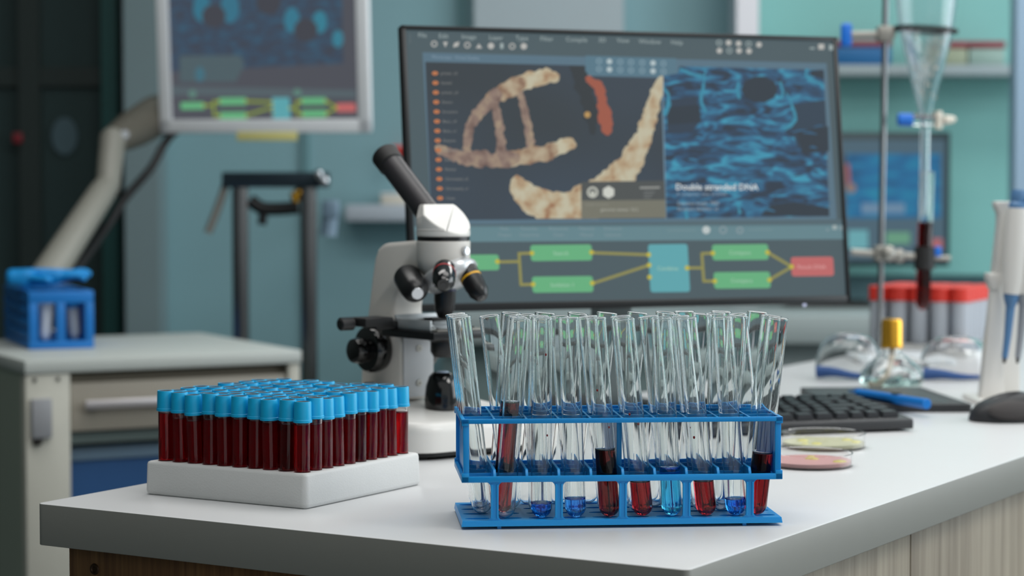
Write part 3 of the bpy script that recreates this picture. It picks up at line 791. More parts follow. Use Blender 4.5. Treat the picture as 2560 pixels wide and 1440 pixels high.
def monitor_frame(name, label, loc, yaw, tilt, wd_, ht, bez, m_bez, roll=0.0, stand=True, group=None, thick=0.035):
    """root at the table under the display; the panel is the parent of everything on it"""
    root = thing(name, label, 'monitor', (loc.x, loc.y, T), yaw)
    pz = loc.z - T
    panel = bpy.data.objects.new('display_panel', None)
    b = bmesh.new(); h = ht / 2
    box(b, -wd_ / 2, wd_ / 2, 0.0, 0.012, -h, h, 0.002)
    box(b, -wd_ * 0.40, wd_ * 0.40, 0.012, thick, -h * 0.75, h * 0.7, 0.010)
    bpy.data.objects.remove(panel)
    panel = link('display_panel', b, mat('black_monitor_back', (22, 25, 28), 0.5), root, loc=(0, 0, pz), rot=(-tilt, roll, 0))
    b = bmesh.new()
    for x0, x1, z0, z1 in ((-wd_ / 2, wd_ / 2, h - bez[0], h), (-wd_ / 2, wd_ / 2, -h, -h + bez[1]), (-wd_ / 2, -wd_ / 2 + bez[2], -h, h), (wd_ / 2 - bez[2], wd_ / 2, -h, h)):
        box(b, x0, x1, -0.0022, 0.001, z0, z1, 0.0006)
    link('bezel', b, m_bez, panel)
    if stand:
        b = bmesh.new(); box(b, -0.022, 0.022, 0.050, 0.075, 0.008, pz - 0.02, 0.004)
        box(b, -0.045, 0.045, 0.030, 0.060, pz - 0.06, pz + 0.04, 0.004)
        link('stand_neck', b, mat('grey_stand_metal', (112, 124, 126), 0.45), root)
        b = prism(bmesh.new(), rounded([(-0.085, 0.03), (0.060, 0.03), (0.060, 0.17), (-0.085, 0.17)], 0.03), 0, 0.010, 0.002); link('stand_foot', b, M['black_matte'], root)
    return root, panel

# ---- the main monitor on the bench
mc = Vector((0.1374, 2.4456, T + 0.2816)); my, mt, mw, mh = 0.3603, 0.1200, 0.540, 0.3145
mroot, mpan = monitor_frame('computer_monitor', 'large black monitor on the worktop showing a double stranded DNA program', mc, my, mt, mw, mh, (0.0050, 0.0085, 0.0055), M['bezel'])
MM = Matrix.Translation(mc) @ Matrix.Rotation(my, 4, 'Z') @ Matrix.Rotation(-mt, 4, 'X'); MMi = MM.inverted()
def fm_main(px, py):
    o, d = MMi @ CAM, MMi.to_3x3() @ ray(px, py); q = o + d * (-o.y / d.y); return q.x, q.z
S = Screen(fm_main)
hw, hh = mw / 2 - 0.0055, mh / 2
S.face([(-hw, -hh + .0085), (hw, -hh + .0085), (hw, hh - .005), (-hw, hh - .005)], glow((72, 88, 94)), 0)
P_ = glow
S.poly([(1056, 131), (2066, 158), (2092, 560), (1078, 560)], P_((84, 110, 126)), 1)
S.poly([(1063, 155), (1462, 164), (1468, 190), (1652, 195), (1663, 546), (1078, 551)], pane_pic, 2)
S.poly([(1656, 190), (1694, 184), (1698, 166), (2059, 175), (2073, 541), (1665, 546)], tissue, 2)
S.poly([(1463, 139), (1690, 146), (1691, 183), (1656, 192), (1463, 190)], P_((82, 114, 130)), 3)
S.line([(1655, 190), (1664, 547)], 4, P_((100, 128, 146)), 4)
S.poly([(1075, 562), (2108, 548), (2110, 564), (1078, 570)], P_((78, 98, 106)), 2)
S.poly([(1036, 566), (2109, 561), (2112, 598), (1038, 606)], P_((96, 128, 136)), 2)
S.poly([(1040, 760), (2118, 742), (2119, 746), (1040, 764)], P_((92, 106, 110)), 2)
tx = P_((152, 166, 166)); tx2 = P_((176, 176, 172)); tx3 = P_((128, 146, 152))
for word, x, y in (('File', 1056, 88), ('Edit', 1109, 90), ('Image', 1172, 92), ('Layer', 1240, 94), ('Type', 1304, 95), ('Filter', 1367, 97), ('Compile', 1441, 99), ('3D', 1505, 100), ('View', 1557, 101), ('Window', 1624, 104), ('Help', 1692, 106)):
    S.text(word, x, y, 11, tx, 4, True, 0.028)
for i, (x, y) in enumerate(((1085, 110), (1113, 111), (1140, 112), (1168, 113), (1197, 115), (1227, 115), (1254, 115), (1280, 116), (1309, 116))):
    if i in (0, 3, 7): S.ring(x, y, 8, 3, tx2, 4)
    elif i == 4: S.poly([(x, y - 6), (x + 8, y + 6), (x - 8, y + 6)], tx2, 4)
    elif i == 1: S.poly([(x - 6, y - 6), (x + 6, y - 6), (x, y + 8)], tx2, 4)
    elif i == 2: S.poly([(x - 8, y + 7), (x - 5, y - 4), (x + 8, y - 8), (x + 5, y + 4)], tx2, 4)
    elif i == 6: S.rrect(x - 4, y - 7, x + 4, y + 7, tx, 4, 2)
    else: S.disc(x, y, 8, tx2, 4)
for i, (x, y) in enumerate(((1797, 107), (1821, 107), (1846, 109), (1871, 110), (1897, 112), (1798, 127), (1823, 127), (1847, 127), (1872, 128))):
    (S.ring if i in (0, 3, 6) else S.disc)(x, y, 7, *((2.5, tx, 4) if i in (0, 3, 6) else (tx2, 4)))
S.line([(2024, 121), (2036, 121)], 4, tx, 4); S.rrect(2045, 110, 2060, 124, tx2, 4, 2); S.rrect(2072, 112, 2082, 126, tx, 4, 3)
for j, y in enumerate((153, 173)):
    for i, x in enumerate((1497, 1523, 1550, 1577, 1605, 1632, 1658)):
        big = (i == 1) or (i == 5)
        if big: S.disc(x, y + i, 7, P_((170, 186, 190)), 5)
        else: S.ring(x, y + i, 7, 2.5, P_((128, 154, 166)), 5)
for k in range(4): S.line([(1023, 88 + 6 * k), (1027, 88 + 6 * k)], 3, P_((92, 104, 108)), 3)
S.text('Microscope - Virtual Quality', 1079, 142, 8, P_((128, 150, 166)), 4, False, 0.028, width=118)
words = ['primer_v2', 'Strand', 'primer_v3', 'Donor', 'Structure', 'Basic_v4', 'Basic_v1', 'Enzyme', 'Polymer_v2', 'Gene_1', 'Marker', 'Chromatid_v2', 'Chromatid_v1', 'Chain']
for i, wrd in enumerate(words):
    x, y = 1086 + i * 0.98, 184 + i * 24.0
    S.disc(x, y, 7.5, P_((196, 124, 78)), 22, 12, 5); S.disc(x, y, 2.5, P_((150, 80, 50)), 23, 8)
    S.text(wrd, x + 14, y, 7, P_((124, 126, 124)), 22)
# the helix picture
rg = random.Random(3)
clip = (1076, 165, 1657, 547)
def brush(pts, widths, m, lift, blobs=0.30, steps=7):
    P = smooth_path([(x, y, 0) for x, y in pts], steps); n = len(P)
    W_ = [widths[min(int(i / steps), len(widths) - 2)] * (1 - (i % steps) / steps) + widths[min(int(i / steps) + 1, len(widths) - 1)] * ((i % steps) / steps) for i in range(n - 1)] + [widths[-1]]
    for p_, w_ in zip(P, W_):
        for q_ in range(2):
            a = rg.uniform(0, 6.28); w_ = w_; rr = w_ * 1.16 / 2 * rg.uniform(0.66, 0.84); off = w_ * blobs * rg.uniform(0.2, 1)
            S.poly([(p_.x + off * math.cos(a) + rr * math.cos(2 * math.pi * k / 11) * rg.uniform(0.86, 1.1), p_.y + off * math.sin(a) + rr * math.sin(2 * math.pi * k / 11) * rg.uniform(0.86, 1.1)) for k in range(11)], m, lift, clip)
            lift += 0.03
brush([(1440, 168), (1462, 215), (1476, 280), (1480, 330)], [34, 40, 30, 14], P_((48, 54, 58)), 3.2)
brush([(1468, 198), (1494, 214), (1506, 262), (1513, 300), (1518, 332)], [16, 26, 26, 34, 18], P_((152, 84, 66)), 3.6, 0.2)
S.disc(1468, 287, 8, P_((176, 140, 84)), 4.4)
for a, c, w0, w1 in (((1178, 300), (1166, 378), 15, 15), ((1238, 262), (1252, 374), 22, 24), ((1300, 236), (1327, 368), 18, 22)):
    brush([a, ((a[0] + c[0]) / 2 + 3, (a[1] + c[1]) / 2), c], [w0, w1, w1], strand_dim, 4.6, 0.16, 9)
brush([(1163, 368), (1172, 322), (1198, 280), (1240, 240)], [14, 20, 30, 36], strand_dim, 5.0, 0.18)
brush([(1232, 246), (1268, 224), (1300, 209)], [36, 38, 40], strand_mid, 5.5, 0.18)
brush([(1300, 209), (1340, 197), (1385, 190)], [40, 42, 34], strand, 5.9, 0.18)
brush([(1094, 372), (1150, 392), (1220, 398), (1280, 396)], [20, 36, 40, 40], strand_dim, 6.2, 0.2)
brush([(1250, 398), (1300, 394), (1345, 387), (1380, 376)], [40, 40, 38, 36], strand_mid, 6.8, 0.2)
brush([(1376, 377), (1400, 368), (1424, 358)], [35, 33, 30], strand, 7.1, 0.2)
brush([(1292, 462), (1325, 495), (1375, 522), (1425, 530), (1470, 510)], [40, 66, 84, 92, 88], strand, 7.4, 0.18)
brush([(1470, 505), (1520, 462), (1565, 420), (1598, 368)], [86, 74, 62, 52], strand, 8.2, 0.18)
brush([(1598, 368), (1618, 310), (1635, 252), (1650, 205)], [50, 40, 34, 26], strand, 9.0, 0.16)
L0 = 15
S.poly([(1452, 455), (1660, 452), (1664, 545), (1452, 547)], P_((112, 112, 100)), L0)
S.poly([(1452, 455), (1660, 452), (1662, 500), (1452, 502)], P_((74, 78, 78)), L0 + 1)
S.ring(1480, 481, 14, 5, P_((186, 188, 178)), L0 + 2); S.disc(1480, 484, 6, P_((186, 188, 178)), L0 + 2)
S.poly([(1520 + 16 * math.sin(R(60 * k)), 481 + 16 * math.cos(R(60 * k))) for k in range(6)], P_((198, 200, 192)), L0 + 2)
S.line([(1598, 470), (1648, 469)], 4, P_((150, 152, 148)), L0 + 2)
for k in range(3): S.line([(1608, 480 + 7 * k), (1608 + 28 - 5 * k, 480 + 7 * k)], 3, P_((104, 108, 108)), L0 + 2)
S.text('genome viewer 10.2', 1500, 524, 8, P_((168, 170, 160)), L0 + 2)
S.text('sample structure', 1462, 511, 6, P_((138, 138, 128)), L0 + 2)
# the tissue picture: round dark hollow, darker wells, bright threads
dk = P_((44, 54, 64)); cyn = P_((54, 134, 160)); mid = P_((48, 92, 124)); low = P_((46, 66, 90))
for pts, m, lf in (([(1666, 250), (1740, 240), (1752, 300), (1730, 330), (1668, 335)], P_((46, 60, 76)), 3), ([(1985, 260), (2062, 250), (2068, 360), (1995, 372), (1978, 320)], P_((46, 62, 78)), 3), ([(1990, 330), (2070, 316), (2072, 378), (2005, 384)], dk, 3.4), ([(1668, 268), (1748, 262), (1752, 306), (1668, 312)], dk, 3.4), ([(1900, 540), (1925, 512), (1985, 505), (2072, 520), (2073, 541)], dk, 3.2), ([(2026, 176), (2058, 177), (2060, 196), (2026, 190)], dk, 3.4)):
    S.poly(pts, m, lf)
S.disc(1898, 224, 46, dk, 5, 10, 34)
for pts, wdt in (([(1764, 176), (1757, 215), (1752, 255), (1766, 282)], [7, 9, 9, 4]), ([(1845, 205), (1842, 225), (1850, 248)], [8, 9, 6]), ([(1950, 205), (1956, 232), (1950, 250)], [8, 9, 4]), ([(1966, 232), (1982, 270), (1986, 300), (1960, 326)], [6, 11, 12, 5]), ([(2016, 172), (2018, 195), (2060, 212)], [9, 8, 5]), ([(1657, 215), (1672, 250), (1660, 290)], [10, 14, 8]), ([(1700, 172), (1730, 186), (1758, 190)], [12, 8, 5]), ([(1844, 508), (1848, 534)], [8, 12]), ([(1714, 520), (1716, 547)], [8, 16])):
    P = [(p_.x + rg.uniform(-2, 2), p_.y) for p_ in smooth_path([(x, y, 0) for x, y in pts], 4)]
    S.line(P, [max(2.5, wdt[min(i // 4, len(wdt) - 1)] * rg.uniform(0.5, 1.0)) for i in range(len(P))], cyn, 4.2)
for k in range(46):
    x, y = rg.uniform(1672, 2050), rg.uniform(300, 530); l = rg.uniform(18, 46); sg = rg.choice((-1, 1)) * rg.uniform(0.1, 0.34)
    S.line([(x, y), (x + l * 0.5, y + l * 0.5 * sg - 2), (x + l, y + l * sg)], [2, rg.uniform(4, 7), 2], rg.choice((mid, mid, P_((52, 112, 146)), low)), 3.6 + 0.01 * k)
S.text('Double stranded DNA', 1688, 467, 15, P_((206, 214, 216)), 8, False, 0.004, True, 206)
S.text('A computer view of DNA', 1690, 485, 8, P_((140, 156, 170)), 8, width=126)
S.text('Sequence length: 7880', 1692, 508, 9, P_((150, 164, 172)), 8, width=104)
S.text('Structure identifier: v2', 1692, 522, 9, P_((150, 164, 172)), 8, width=102)
for (a, c), x in zip((('Data', 'Output'), ('Favorites', 'Customize'), ('Resources', 'Chart'), ('Memory', 'Manual'), ('Extension', 'Selection')), (1261, 1323, 1396, 1466, 1532)):
    S.text(a, x, 571, 8, tx3, 5, True); S.text(c, x, 587, 8, tx3, 5, True)
S.disc(1765, 575, 10, P_((182, 192, 192)), 5); S.ring(1807, 575, 10, 4, tx3, 5); S.ring(1849, 576, 9, 4, tx3, 5)
S.line([(1668, 577), (1738, 576)], 3, P_((108, 136, 142)), 4); S.line([(1870, 575), (1930, 574)], 3, P_((108, 136, 142)), 4)
S.disc(2068, 575, 3, tx3, 5); S.rrect(2080, 563, 2092, 574, tx, 5, 3); S.rrect(2098, 564, 2106, 576, tx3, 5, 3)
flow(S, 1115, 660, 1.0)
S.build('screen', mpan)
q = fm_main(2014, 771); b = bmesh.new(); bmesh.ops.create_uvsphere(b, u_segments=12, v_segments=8, radius=0.0022, matrix=Matrix.Translation((q[0], 0.002, -mh / 2 - 0.0012))); link('power_light', b, glow((190, 196, 226)), mpan)

# ---- wall of the room behind: second display on a jointed arm
yc = Vector((-0.4583, 4.0, T + 0.3598)); ty_, tt_, tr_ = R(-25), -0.0581, -0.0092; tw, th = 0.4538, 0.36
TM = Matrix.Translation(yc) @ Matrix.Rotation(ty_, 4, 'Z') @ Matrix.Rotation(-tt_, 4, 'X') @ Matrix.Rotation(-tr_, 4, 'Y')
up = TM.to_3x3() @ Vector((0, 0, 1))
arm_root = thing('arm_mounted_monitor', 'white-framed monitor on a jointed grey arm above the cream trolley', 'monitor', (-0.821, 3.742, T))
AI = Matrix.Translation((0.821, -3.742, -T))
PMx = AI @ TM @ Matrix.Translation((0, 0, th / 2))
b = bmesh.new(); box(b, -tw / 2 + 0.004, tw / 2 - 0.004, 0.0, 0.012, -th / 2 + 0.004, th / 2 - 0.004, 0.004); box(b, -tw * 0.36, tw * 0.36, 0.012, 0.045, -th * 0.34, th * 0.36, 0.012)
pan2 = link('display_panel', b, M['white_bezel'], arm_root); pan2.matrix_local = PMx
TMi = (TM @ Matrix.Translation((0, 0, th / 2))).inverted()
def fm_arm(px, py):
    o, d = TMi @ CAM, TMi.to_3x3() @ ray(px, py); q_ = o + d * (-o.y / d.y); return q_.x, q_.z
b = bmesh.new(); bz = 0.0255
for x0, x1, z0, z1 in ((-tw / 2, tw / 2, th / 2 - bz, th / 2), (-tw / 2, tw / 2, -th / 2, -th / 2 + bz), (-tw / 2, -tw / 2 + bz, -th / 2, th / 2), (tw / 2 - bz, tw / 2, -th / 2, th / 2)):
    box(b, x0, x1, -0.007, 0.0005, z0, z1, 0.0025)
link('bezel', b, M['white_bezel'], pan2)
S = Screen(fm_arm)
a, c = tw / 2 - bz, th / 2 - bz
S.face([(-a, -c), (a, -c), (a, c), (-a, c)], P_((78, 80, 88)), 0)
tissue2 = glow_noise('blue_tissue_picture_dim', [(0.32, (64, 68, 78)), (0.5, (60, 74, 92)), (0.70, (58, 90, 112))], 4, 3, 0.5, (8, 8, 26))
S.face([(-a, -c + .09), (a - 0.03, -c + .10), (a - 0.03, c - 0.02), (-a, c - 0.02)], tissue2, 1)
S.poly([(430, 215), (890, 225), (892, 245), (430, 238)], P_((84, 96, 102)), 2)
for x, y, r_, c_ in ((505, 20, 22, (54, 112, 134)), (575, 20, 24, (56, 110, 132)), (730, 50, 20, (56, 116, 138)), (800, 55, 18, (56, 122, 142)), (845, 97, 14, (58, 122, 142)), (500, 186, 12, (66, 112, 128))): S.disc(x, y, r_, P_(c_), 3, 14, r_ * 1.6)
for x, y, r_ in ((535, 40, 30), (672, 5, 32), (765, 75, 30), (900, 60, 12)): S.disc(x, y, r_, P_((66, 68, 76)), 4, 14, r_ * 1.0)
S.poly([(450, 140), (600, 138), (612, 160), (590, 205), (450, 205)], P_((78, 94, 100)), 3)
for x, y in ((482, 235), (744, 231)): S.disc(x, y, 10, P_((92, 128, 118)), 5)
flow(S, 452, 266, 0.452, False, 14.0, (132, 150, 62))
S.build('screen', pan2)
b = box(bmesh.new(), -0.055, 0.075, -0.0095, -0.0075, -th / 2 - 0.014, -th / 2 + 0.002, 0.0005); link('yellow_label', b, mat('yellow_sticker', (232, 226, 150), 0.5), pan2)
def al(px, py, y): return AI @ at(px, py, y)
e0, ek, e1, e2 = al(108, 706, 3.742), al(268, 462, 3.93), al(283, 352, 3.99), al(440, 262, 4.24)
am = mat('warm_grey_arm', (142, 141, 132), 0.42)
b = bmesh.new(); rod(b, (0, 0.0, -0.06), (0, 0, e0.z + 0.01), 0.016, None, 20); ca = math.atan2(0.212, 0.3956)
box(b, -0.03, 0.03, -0.036, 0.016, 0.0004, 0.012, 0.002, M=Matrix.Rotation(ca, 4, 'Z')); box(b, -0.03, 0.03, -0.018, 0.016, -0.06, 0.0002, 0.002, M=Matrix.Rotation(ca, 4, 'Z') @ Matrix.Translation((0, 0.0, 0)))
link('arm_base', b, M['cart'], arm_root)
b = bmesh.new(); tube(b, [e0, e0 + (ek - e0) * 0.9, ek], [0.030, 0.025, 0.022], 14); link('lower_arm', b, am, arm_root)
b = bmesh.new(); tube(b, [ek - Vector((0, 0, 0.012)), ek + (e1 - ek) * 0.5, e1 + Vector((0, 0, 0.008))], [0.021, 0.023, 0.024], 14); bmesh.ops.create_uvsphere(b, u_segments=16, v_segments=10, radius=0.026, matrix=Matrix.Translation(e1)); link('elbow_joint', b, am, arm_root)
b = bmesh.new(); tube(b, [e1, e1 + (e2 - e1) * 0.3, e1 + (e2 - e1) * 0.7, e2, PMx @ Vector((0, 0.055, 0))], [0.026, 0.036, 0.040, 0.030, 0.022], 14); link('upper_arm', b, mat('olive_grey_arm', (104, 100, 90), 0.5), arm_root)
b = bmesh.new(); lathe(b, [(0, 0), (0.008, 0), (0.008, 0.008), (0, 0.008)], 16, axis_matrix(al(312, 336, 3.985), al(312, 336, 3.9))); link('arm_bolt', b, M['chrome'], arm_root)
b = bmesh.new(); tube(b, smooth_path([al(470, 300, 4.16), al(418, 350, 4.12), al(378, 420, 4.08), al(312, 497, 4.0), al(262, 575, 3.95), al(200, 660, 3.86), al(130, 740, 3.775)], 8), 0.0085, 10); link('cable', b, M['black_matte'], arm_root)

# ================================================================ keyboard, tablet, pen, mouse
KA = R(16.5); kc = Vector((0.4300, 2.2970, T)); kex = Vector((math.cos(KA), math.sin(KA), 0)); key_l, key_d = 0.300, 0.142
korg = kc - kex * key_l
kb = thing('keyboard', 'black computer keyboard lying between the test tubes and the mouse', 'keyboard', korg, KA)
sl = (0.026 - 0.0135) / key_d
b = prism(bmesh.new(), [(0.0, 0.0025), (key_d, 0.0025), (key_d, 0.026), (0.002, 0.0135), (0, 0.012)], 0, key_l, 0.002, Matrix(((0, 0, 1, 0), (1, 0, 0, 0), (0, 1, 0, 0), (0, 0, 0, 1))))
link('keyboard_body', b, M['key_body'], kb)
for x in (0.02, key_l - 0.02):
    for y in (0.012, key_d - 0.012): link('foot', box(bmesh.new(), x - 0.006, x + 0.006, y - 0.003, y + 0.003, 0, 0.003), M['black_matte'], kb)
def keycap(wd_):
    b = bmesh.new(); h, d, z = 0.0062, 0.0152, 0
    x0, x1 = -wd_ / 2, wd_ / 2; t = 0.0016
    v = [b.verts.new(p) for p in ((x0, -d / 2, z), (x1, -d / 2, z), (x1, d / 2, z), (x0, d / 2, z), (x0 + t, -d / 2 + t, z + h), (x1 - t, -d / 2 + t, z + h), (x1 - t, d / 2 - 0.001, z + h), (x0 + t, d / 2 - 0.001, z + h))]
    for f in ((0, 1, 2, 3), (4, 5, 6, 7), (0, 1, 5, 4), (1, 2, 6, 5), (2, 3, 7, 6), (3, 0, 4, 7)): b.faces.new([v[i] for i in f])
    bmesh.ops.recalc_face_normals(b, faces=b.faces)
    bmesh.ops.bevel(b, geom=b.edges[:], offset=0.0008, segments=2, affect='EDGES')
    me = bpy.data.meshes.new('key'); b.to_mesh(me); b.free(); me.materials.append(M['key'])
    for p in me.polygons: p.use_smooth = True
    me.set_sharp_from_angle(angle=R(40))
    return me
kme = {}
pitch = 0.0186
lay = [[1.25, 1.25, 1.25, 5.0, 1.25, 1.25, 1, 1, 1, 1.25], [1.5, 1, 1, 1, 1, 1, 1, 1, 1, 1, 1, 1.5, 1, 1.5], [1.75, 1, 1, 1, 1, 1, 1, 1, 1, 1, 1, 2.25, 1.5], [1.5, 1, 1, 1, 1, 1, 1, 1, 1, 1, 1, 1, 1, 1.5], [1, 1, 1, 1, 1, 1, 1, 1, 1, 1, 1, 1, 2, 1.5], [1] * 15]
for rI, row in enumerate(lay):
    tot = sum(row); x = 0.010; sc = (key_l - 0.020) / (tot * pitch)
    for u in row:
        wd_ = u * pitch * sc; kk = round(wd_, 4)
        if kk not in kme: kme[kk] = keycap(kk - 0.0026)
        y = 0.019 + rI * 0.0195
        o = mesh_obj('key', kme[kk], kb); o.location = (x + wd_ / 2, y, 0.0135 + sl * y - 0.0004); o.rotation_euler = (math.atan(sl), 0, 0)
        x += wd_

tb_c = on(2432, 1031, 0)
t = thing('graphics_tablet', 'flat black tablet with a blue pen on it, behind the keyboard', 'tablet', tb_c, R(2))
b = prism(bmesh.new(), rounded([(-0.18, 0.0), (0.0, 0.0), (-0.012, 0.215), (-0.165, 0.215)], 0.006), 0, 0.0095, 0.0015); link('tablet_body', b, M['key_body'], t)
b = box(bmesh.new(), -0.165, -0.022, 0.02, 0.19, 0.0095, 0.0099); link('drawing_surface', b, mat('dark_slate_surface', (58, 64, 66), 0.5, noise=0.05, nscale=20), t)
pa, pb = on(2118, 978, 0.0155), on(2318, 1010, 0.0155)
pen = thing('pen', 'thick blue pen lying across the black tablet', 'pen', (pa + pb) / 2)
pa -= pen.location; pb -= pen.location; dd = pb - pa
b = bmesh.new(); rod(b, pa + dd * 0.14, pb, 0.0052, 0.0060, 20, 0.0008); link('barrel', b, M['pen'], pen)
b = bmesh.new(); lathe(b, [(0, 0), (0.0012, 0.0), (0.0045, 0.014), (0.0050, 0.016), (0, 0.016)], 18, axis_matrix(pa + dd * 0.02, pa + dd * 0.2)); link('tip', b, mat('grey_blue_tip', (76, 116, 160), 0.4), pen)
b = bmesh.new(); box(b, 0, 0, 0, 0, 0, 0) if False else None
rod(b, pa + dd * 0.58 + Vector((0, -0.002, 0.0058)), pa + dd * 0.66 + Vector((0, -0.002, 0.0062)), 0.0022, None, 12); link('button', b, M['chrome'], pen)

mp = on(2540, 1058, 0)
ms = thing('computer_mouse', 'dark grey computer mouse at the edge of the worktop', 'mouse', (mp.x + 0.012, mp.y + 0.030, T), R(12))
b = bmesh.new(); nu, nv = 28, 14; rows_ = []
for i in range(nv + 1):
    f = i / nv * math.pi / 2; ring_ = []
    for k in range(nu):
        a = 2 * math.pi * k / nu; c, s = math.cos(a), math.sin(a)
        ex_ = 0.0600 * math.copysign(abs(c) ** 0.85, c); ey_ = 0.0340 * math.copysign(abs(s) ** 0.8, s)
        k_ = math.cos(f) ** 0.45 if f < math.pi / 2 else 0
        hgt = 0.031 * math.sin(f)
        ring_.append(b.verts.new((ex_ * k_, ey_ * k_ * (0.92 + 0.08 * c), 0.001 + hgt * (1 - 0.26 * abs(ex_ / 0.06) ** 2.2))))
    rows_.append(ring_)
for P, Q in zip(rows_[:-1], rows_[1:]):
    for k in range(nu): b.faces.new((P[k], P[(k + 1) % nu], Q[(k + 1) % nu], Q[k]))
b.faces.new(rows_[0]); bmesh.ops.remove_doubles(b, verts=b.verts, dist=1e-5)
link('mouse_shell', b, M['key_body'], ms, angle=60)
b = bmesh.new(); bmesh.ops.create_uvsphere(b, u_segments=24, v_segments=12, radius=1, matrix=Matrix.Translation((-0.014, -0.0245, 0.014)) @ Matrix.Rotation(R(-26), 4, 'X') @ Matrix.Diagonal((0.036, 0.008, 0.012, 1)))
link('side_grip', b, mat('brown_grey_rubber', (62, 58, 58), 0.7, bump=0.4, bscale=700), ms)
b = bmesh.new(); rod(b, (0.030, -0.0035, 0.0262), (0.030, 0.0035, 0.0262), 0.0075, None, 18, 0.001); link('scroll_wheel', b, M['black_matte'], ms)

# ================================================================ petri dishes
def dish(label, cx, cyy, r, h, agar, colonies, seed):
    d = thing('petri_dish', label, 'petri dish', (cx, cyy, T), 0, 'petri dishes')
    b = bmesh.new(); lathe(b, [(0, 0.0004), (r - 0.002, 0.0004), (r, 0.002), (r, h - 0.0005), (r - 0.0005, h), (r - 0.0012, h - 0.0005), (r - 0.0012, 0.0022), (r - 0.0026, 0.0016), (0, 0.0016)], 56); link('dish_wall', b, M['clear_plastic'], d)
    b = bmesh.new(); lathe(b, [(0, 0.0017), (r - 0.003, 0.0017), (r - 0.0015, 0.0028), (r - 0.0013, 0.0055), (0, 0.0052)], 56); link('agar', b, agar, d)
    rr = random.Random(seed)
    for k in range(6):
        a, q = rr.uniform(0, 6.28), r * 0.8 * math.sqrt(rr.random()); s = rr.uniform(0.003, 0.007)
        b = bmesh.new(); bmesh.ops.create_uvsphere(b, u_segments=12, v_segments=6, radius=s, matrix=Matrix.Translation((q * math.cos(a), q * math.sin(a), 0.0054)) @ Matrix.Scale(0.25, 4, (0, 0, 1))); link('colony', b, colonies, d)
p = on(2061, 1120, 0); dish('clear petri dish of pale yellow agar, behind the pink dish', p.x, p.y + 0.008, 0.0425, 0.0150, mat('yellow_agar', (206, 204, 168), 0.3), mat('yellow_colony', (204, 198, 110), 0.5), 2)
p = on(2030, 1166, 0); dish('clear petri dish of pink agar beside the blue tube rack', p.x - 0.001, p.y + 0.006, 0.0400, 0.0130, mat('pink_agar', (212, 158, 156), 0.3), mat('olive_colony', (190, 176, 80), 0.5), 4)

# ================================================================ retort stand, separating funnel, clamp tube
ps = on(2198, 893, 0); 
st = thing('retort_stand', 'tall metal rod stand holding the separating funnel and a blood tube', 'retort stand', ps)
def sl_(px, py, y): return at(px, py, y) - ps
rt = at(2214, 0, ps.y) + (at(2214, 0, ps.y) - at(2198, 880, ps.y)) * 0.35
b = bmesh.new(); rod(b, (0, 0, 0.008), rt - ps, 0.0046, None, 18); link('rod', b, M['steel'], st)
b = prism(bmesh.new(), rounded([(-0.05, -0.14), (0.09, -0.14), (0.09, 0.020), (-0.05, 0.020)], 0.01), 0.0, 0.009, 0.002); link('base_plate', b, mat('white_stand_base', (212, 218, 222), 0.4), st)
fx = 2314
fy = ps.y - 0.01
# ring clamp with its blue screw
b = bmesh.new(); rod(b, sl_(2128, 87, fy), sl_(2238, 86, fy), 0.0055, None, 14); box(b, *(lambda p_: (p_.x - 0.012, p_.x + 0.012, p_.y - 0.012, p_.y + 0.012, p_.z - 0.012, p_.z + 0.012))(sl_(2212, 85, fy)), 0.003); rc = link('ring_clamp', b, M['dull_metal'], st)
b = bmesh.new(); rod(b, sl_(2135, 87, fy) - Vector((0.008, 0, 0)), sl_(2135, 87, fy) + Vector((0.002, 0, 0)), 0.015, None, 18, 0.002); b2 = sl_(2115, 86, fy); b.free()
b = bmesh.new(); box(b, b2.x - 0.008, b2.x + 0.009, b2.y - 0.006, b2.y + 0.006, b2.z - 0.019, b2.z + 0.017, 0.005, 3); link('clamp_knob', b, M['blue_knob'], rc)
b = bmesh.new(); rr_ = 0.0464; n = 36; cc = sl_(fx - 1, 78, fy)
tube(b, [cc + Vector((rr_ * math.cos(2 * math.pi * k / n), rr_ * math.sin(2 * math.pi * k / n), 0.004 * math.sin(R(30)) - 0.003 * math.cos(2 * math.pi * k / n))) for k in range(n + 1)], 0.0035, 10); link('support_ring', b, M['black_matte'], rc)
# clamp for the blood tube
tube_x = 2310
b = bmesh.new(); cl0 = sl_(2128, 630, fy); cl1 = sl_(2286, 641, fy)
rod(b, cl0, cl1, 0.0055, None, 14); q = sl_(2206, 633, fy); box(b, q.x - 0.013, q.x + 0.013, q.y - 0.014, q.y + 0.014, q.z - 0.012, q.z + 0.012, 0.004)
q = sl_(2248, 640, fy); bmesh.ops.create_uvsphere(b, u_segments=14, v_segments=8, radius=0.011, matrix=Matrix.Translation(q)); q = sl_(2222, 634, fy - 0.02); bmesh.ops.create_uvsphere(b, u_segments=14, v_segments=8, radius=0.0125, matrix=Matrix.Translation(q))
rod(b, sl_(2337, 645, fy), sl_(2376, 646, fy), 0.004, None, 12)
tc_ = link('tube_clamp', b, M['dull_metal'], st)
q = sl_(tube_x + 1, 646, fy); b = bmesh.new(); lathe(b, [(0.0127, -0.017), (0.0155, -0.017), (0.0155, 0.018), (0.0127, 0.018)], 24, Matrix.Translation(q), closed=True); link('rubber_jaw', b, M['black_matte'], tc_)
q = sl_(2344, 626, fy); b = box(bmesh.new(), q.x - 0.005, q.x + 0.005, q.y - 0.005, q.y + 0.005, q.z - 0.009, q.z + 0.006, 0.002); link('clamp_screw', b, M['blue_knob'], tc_)
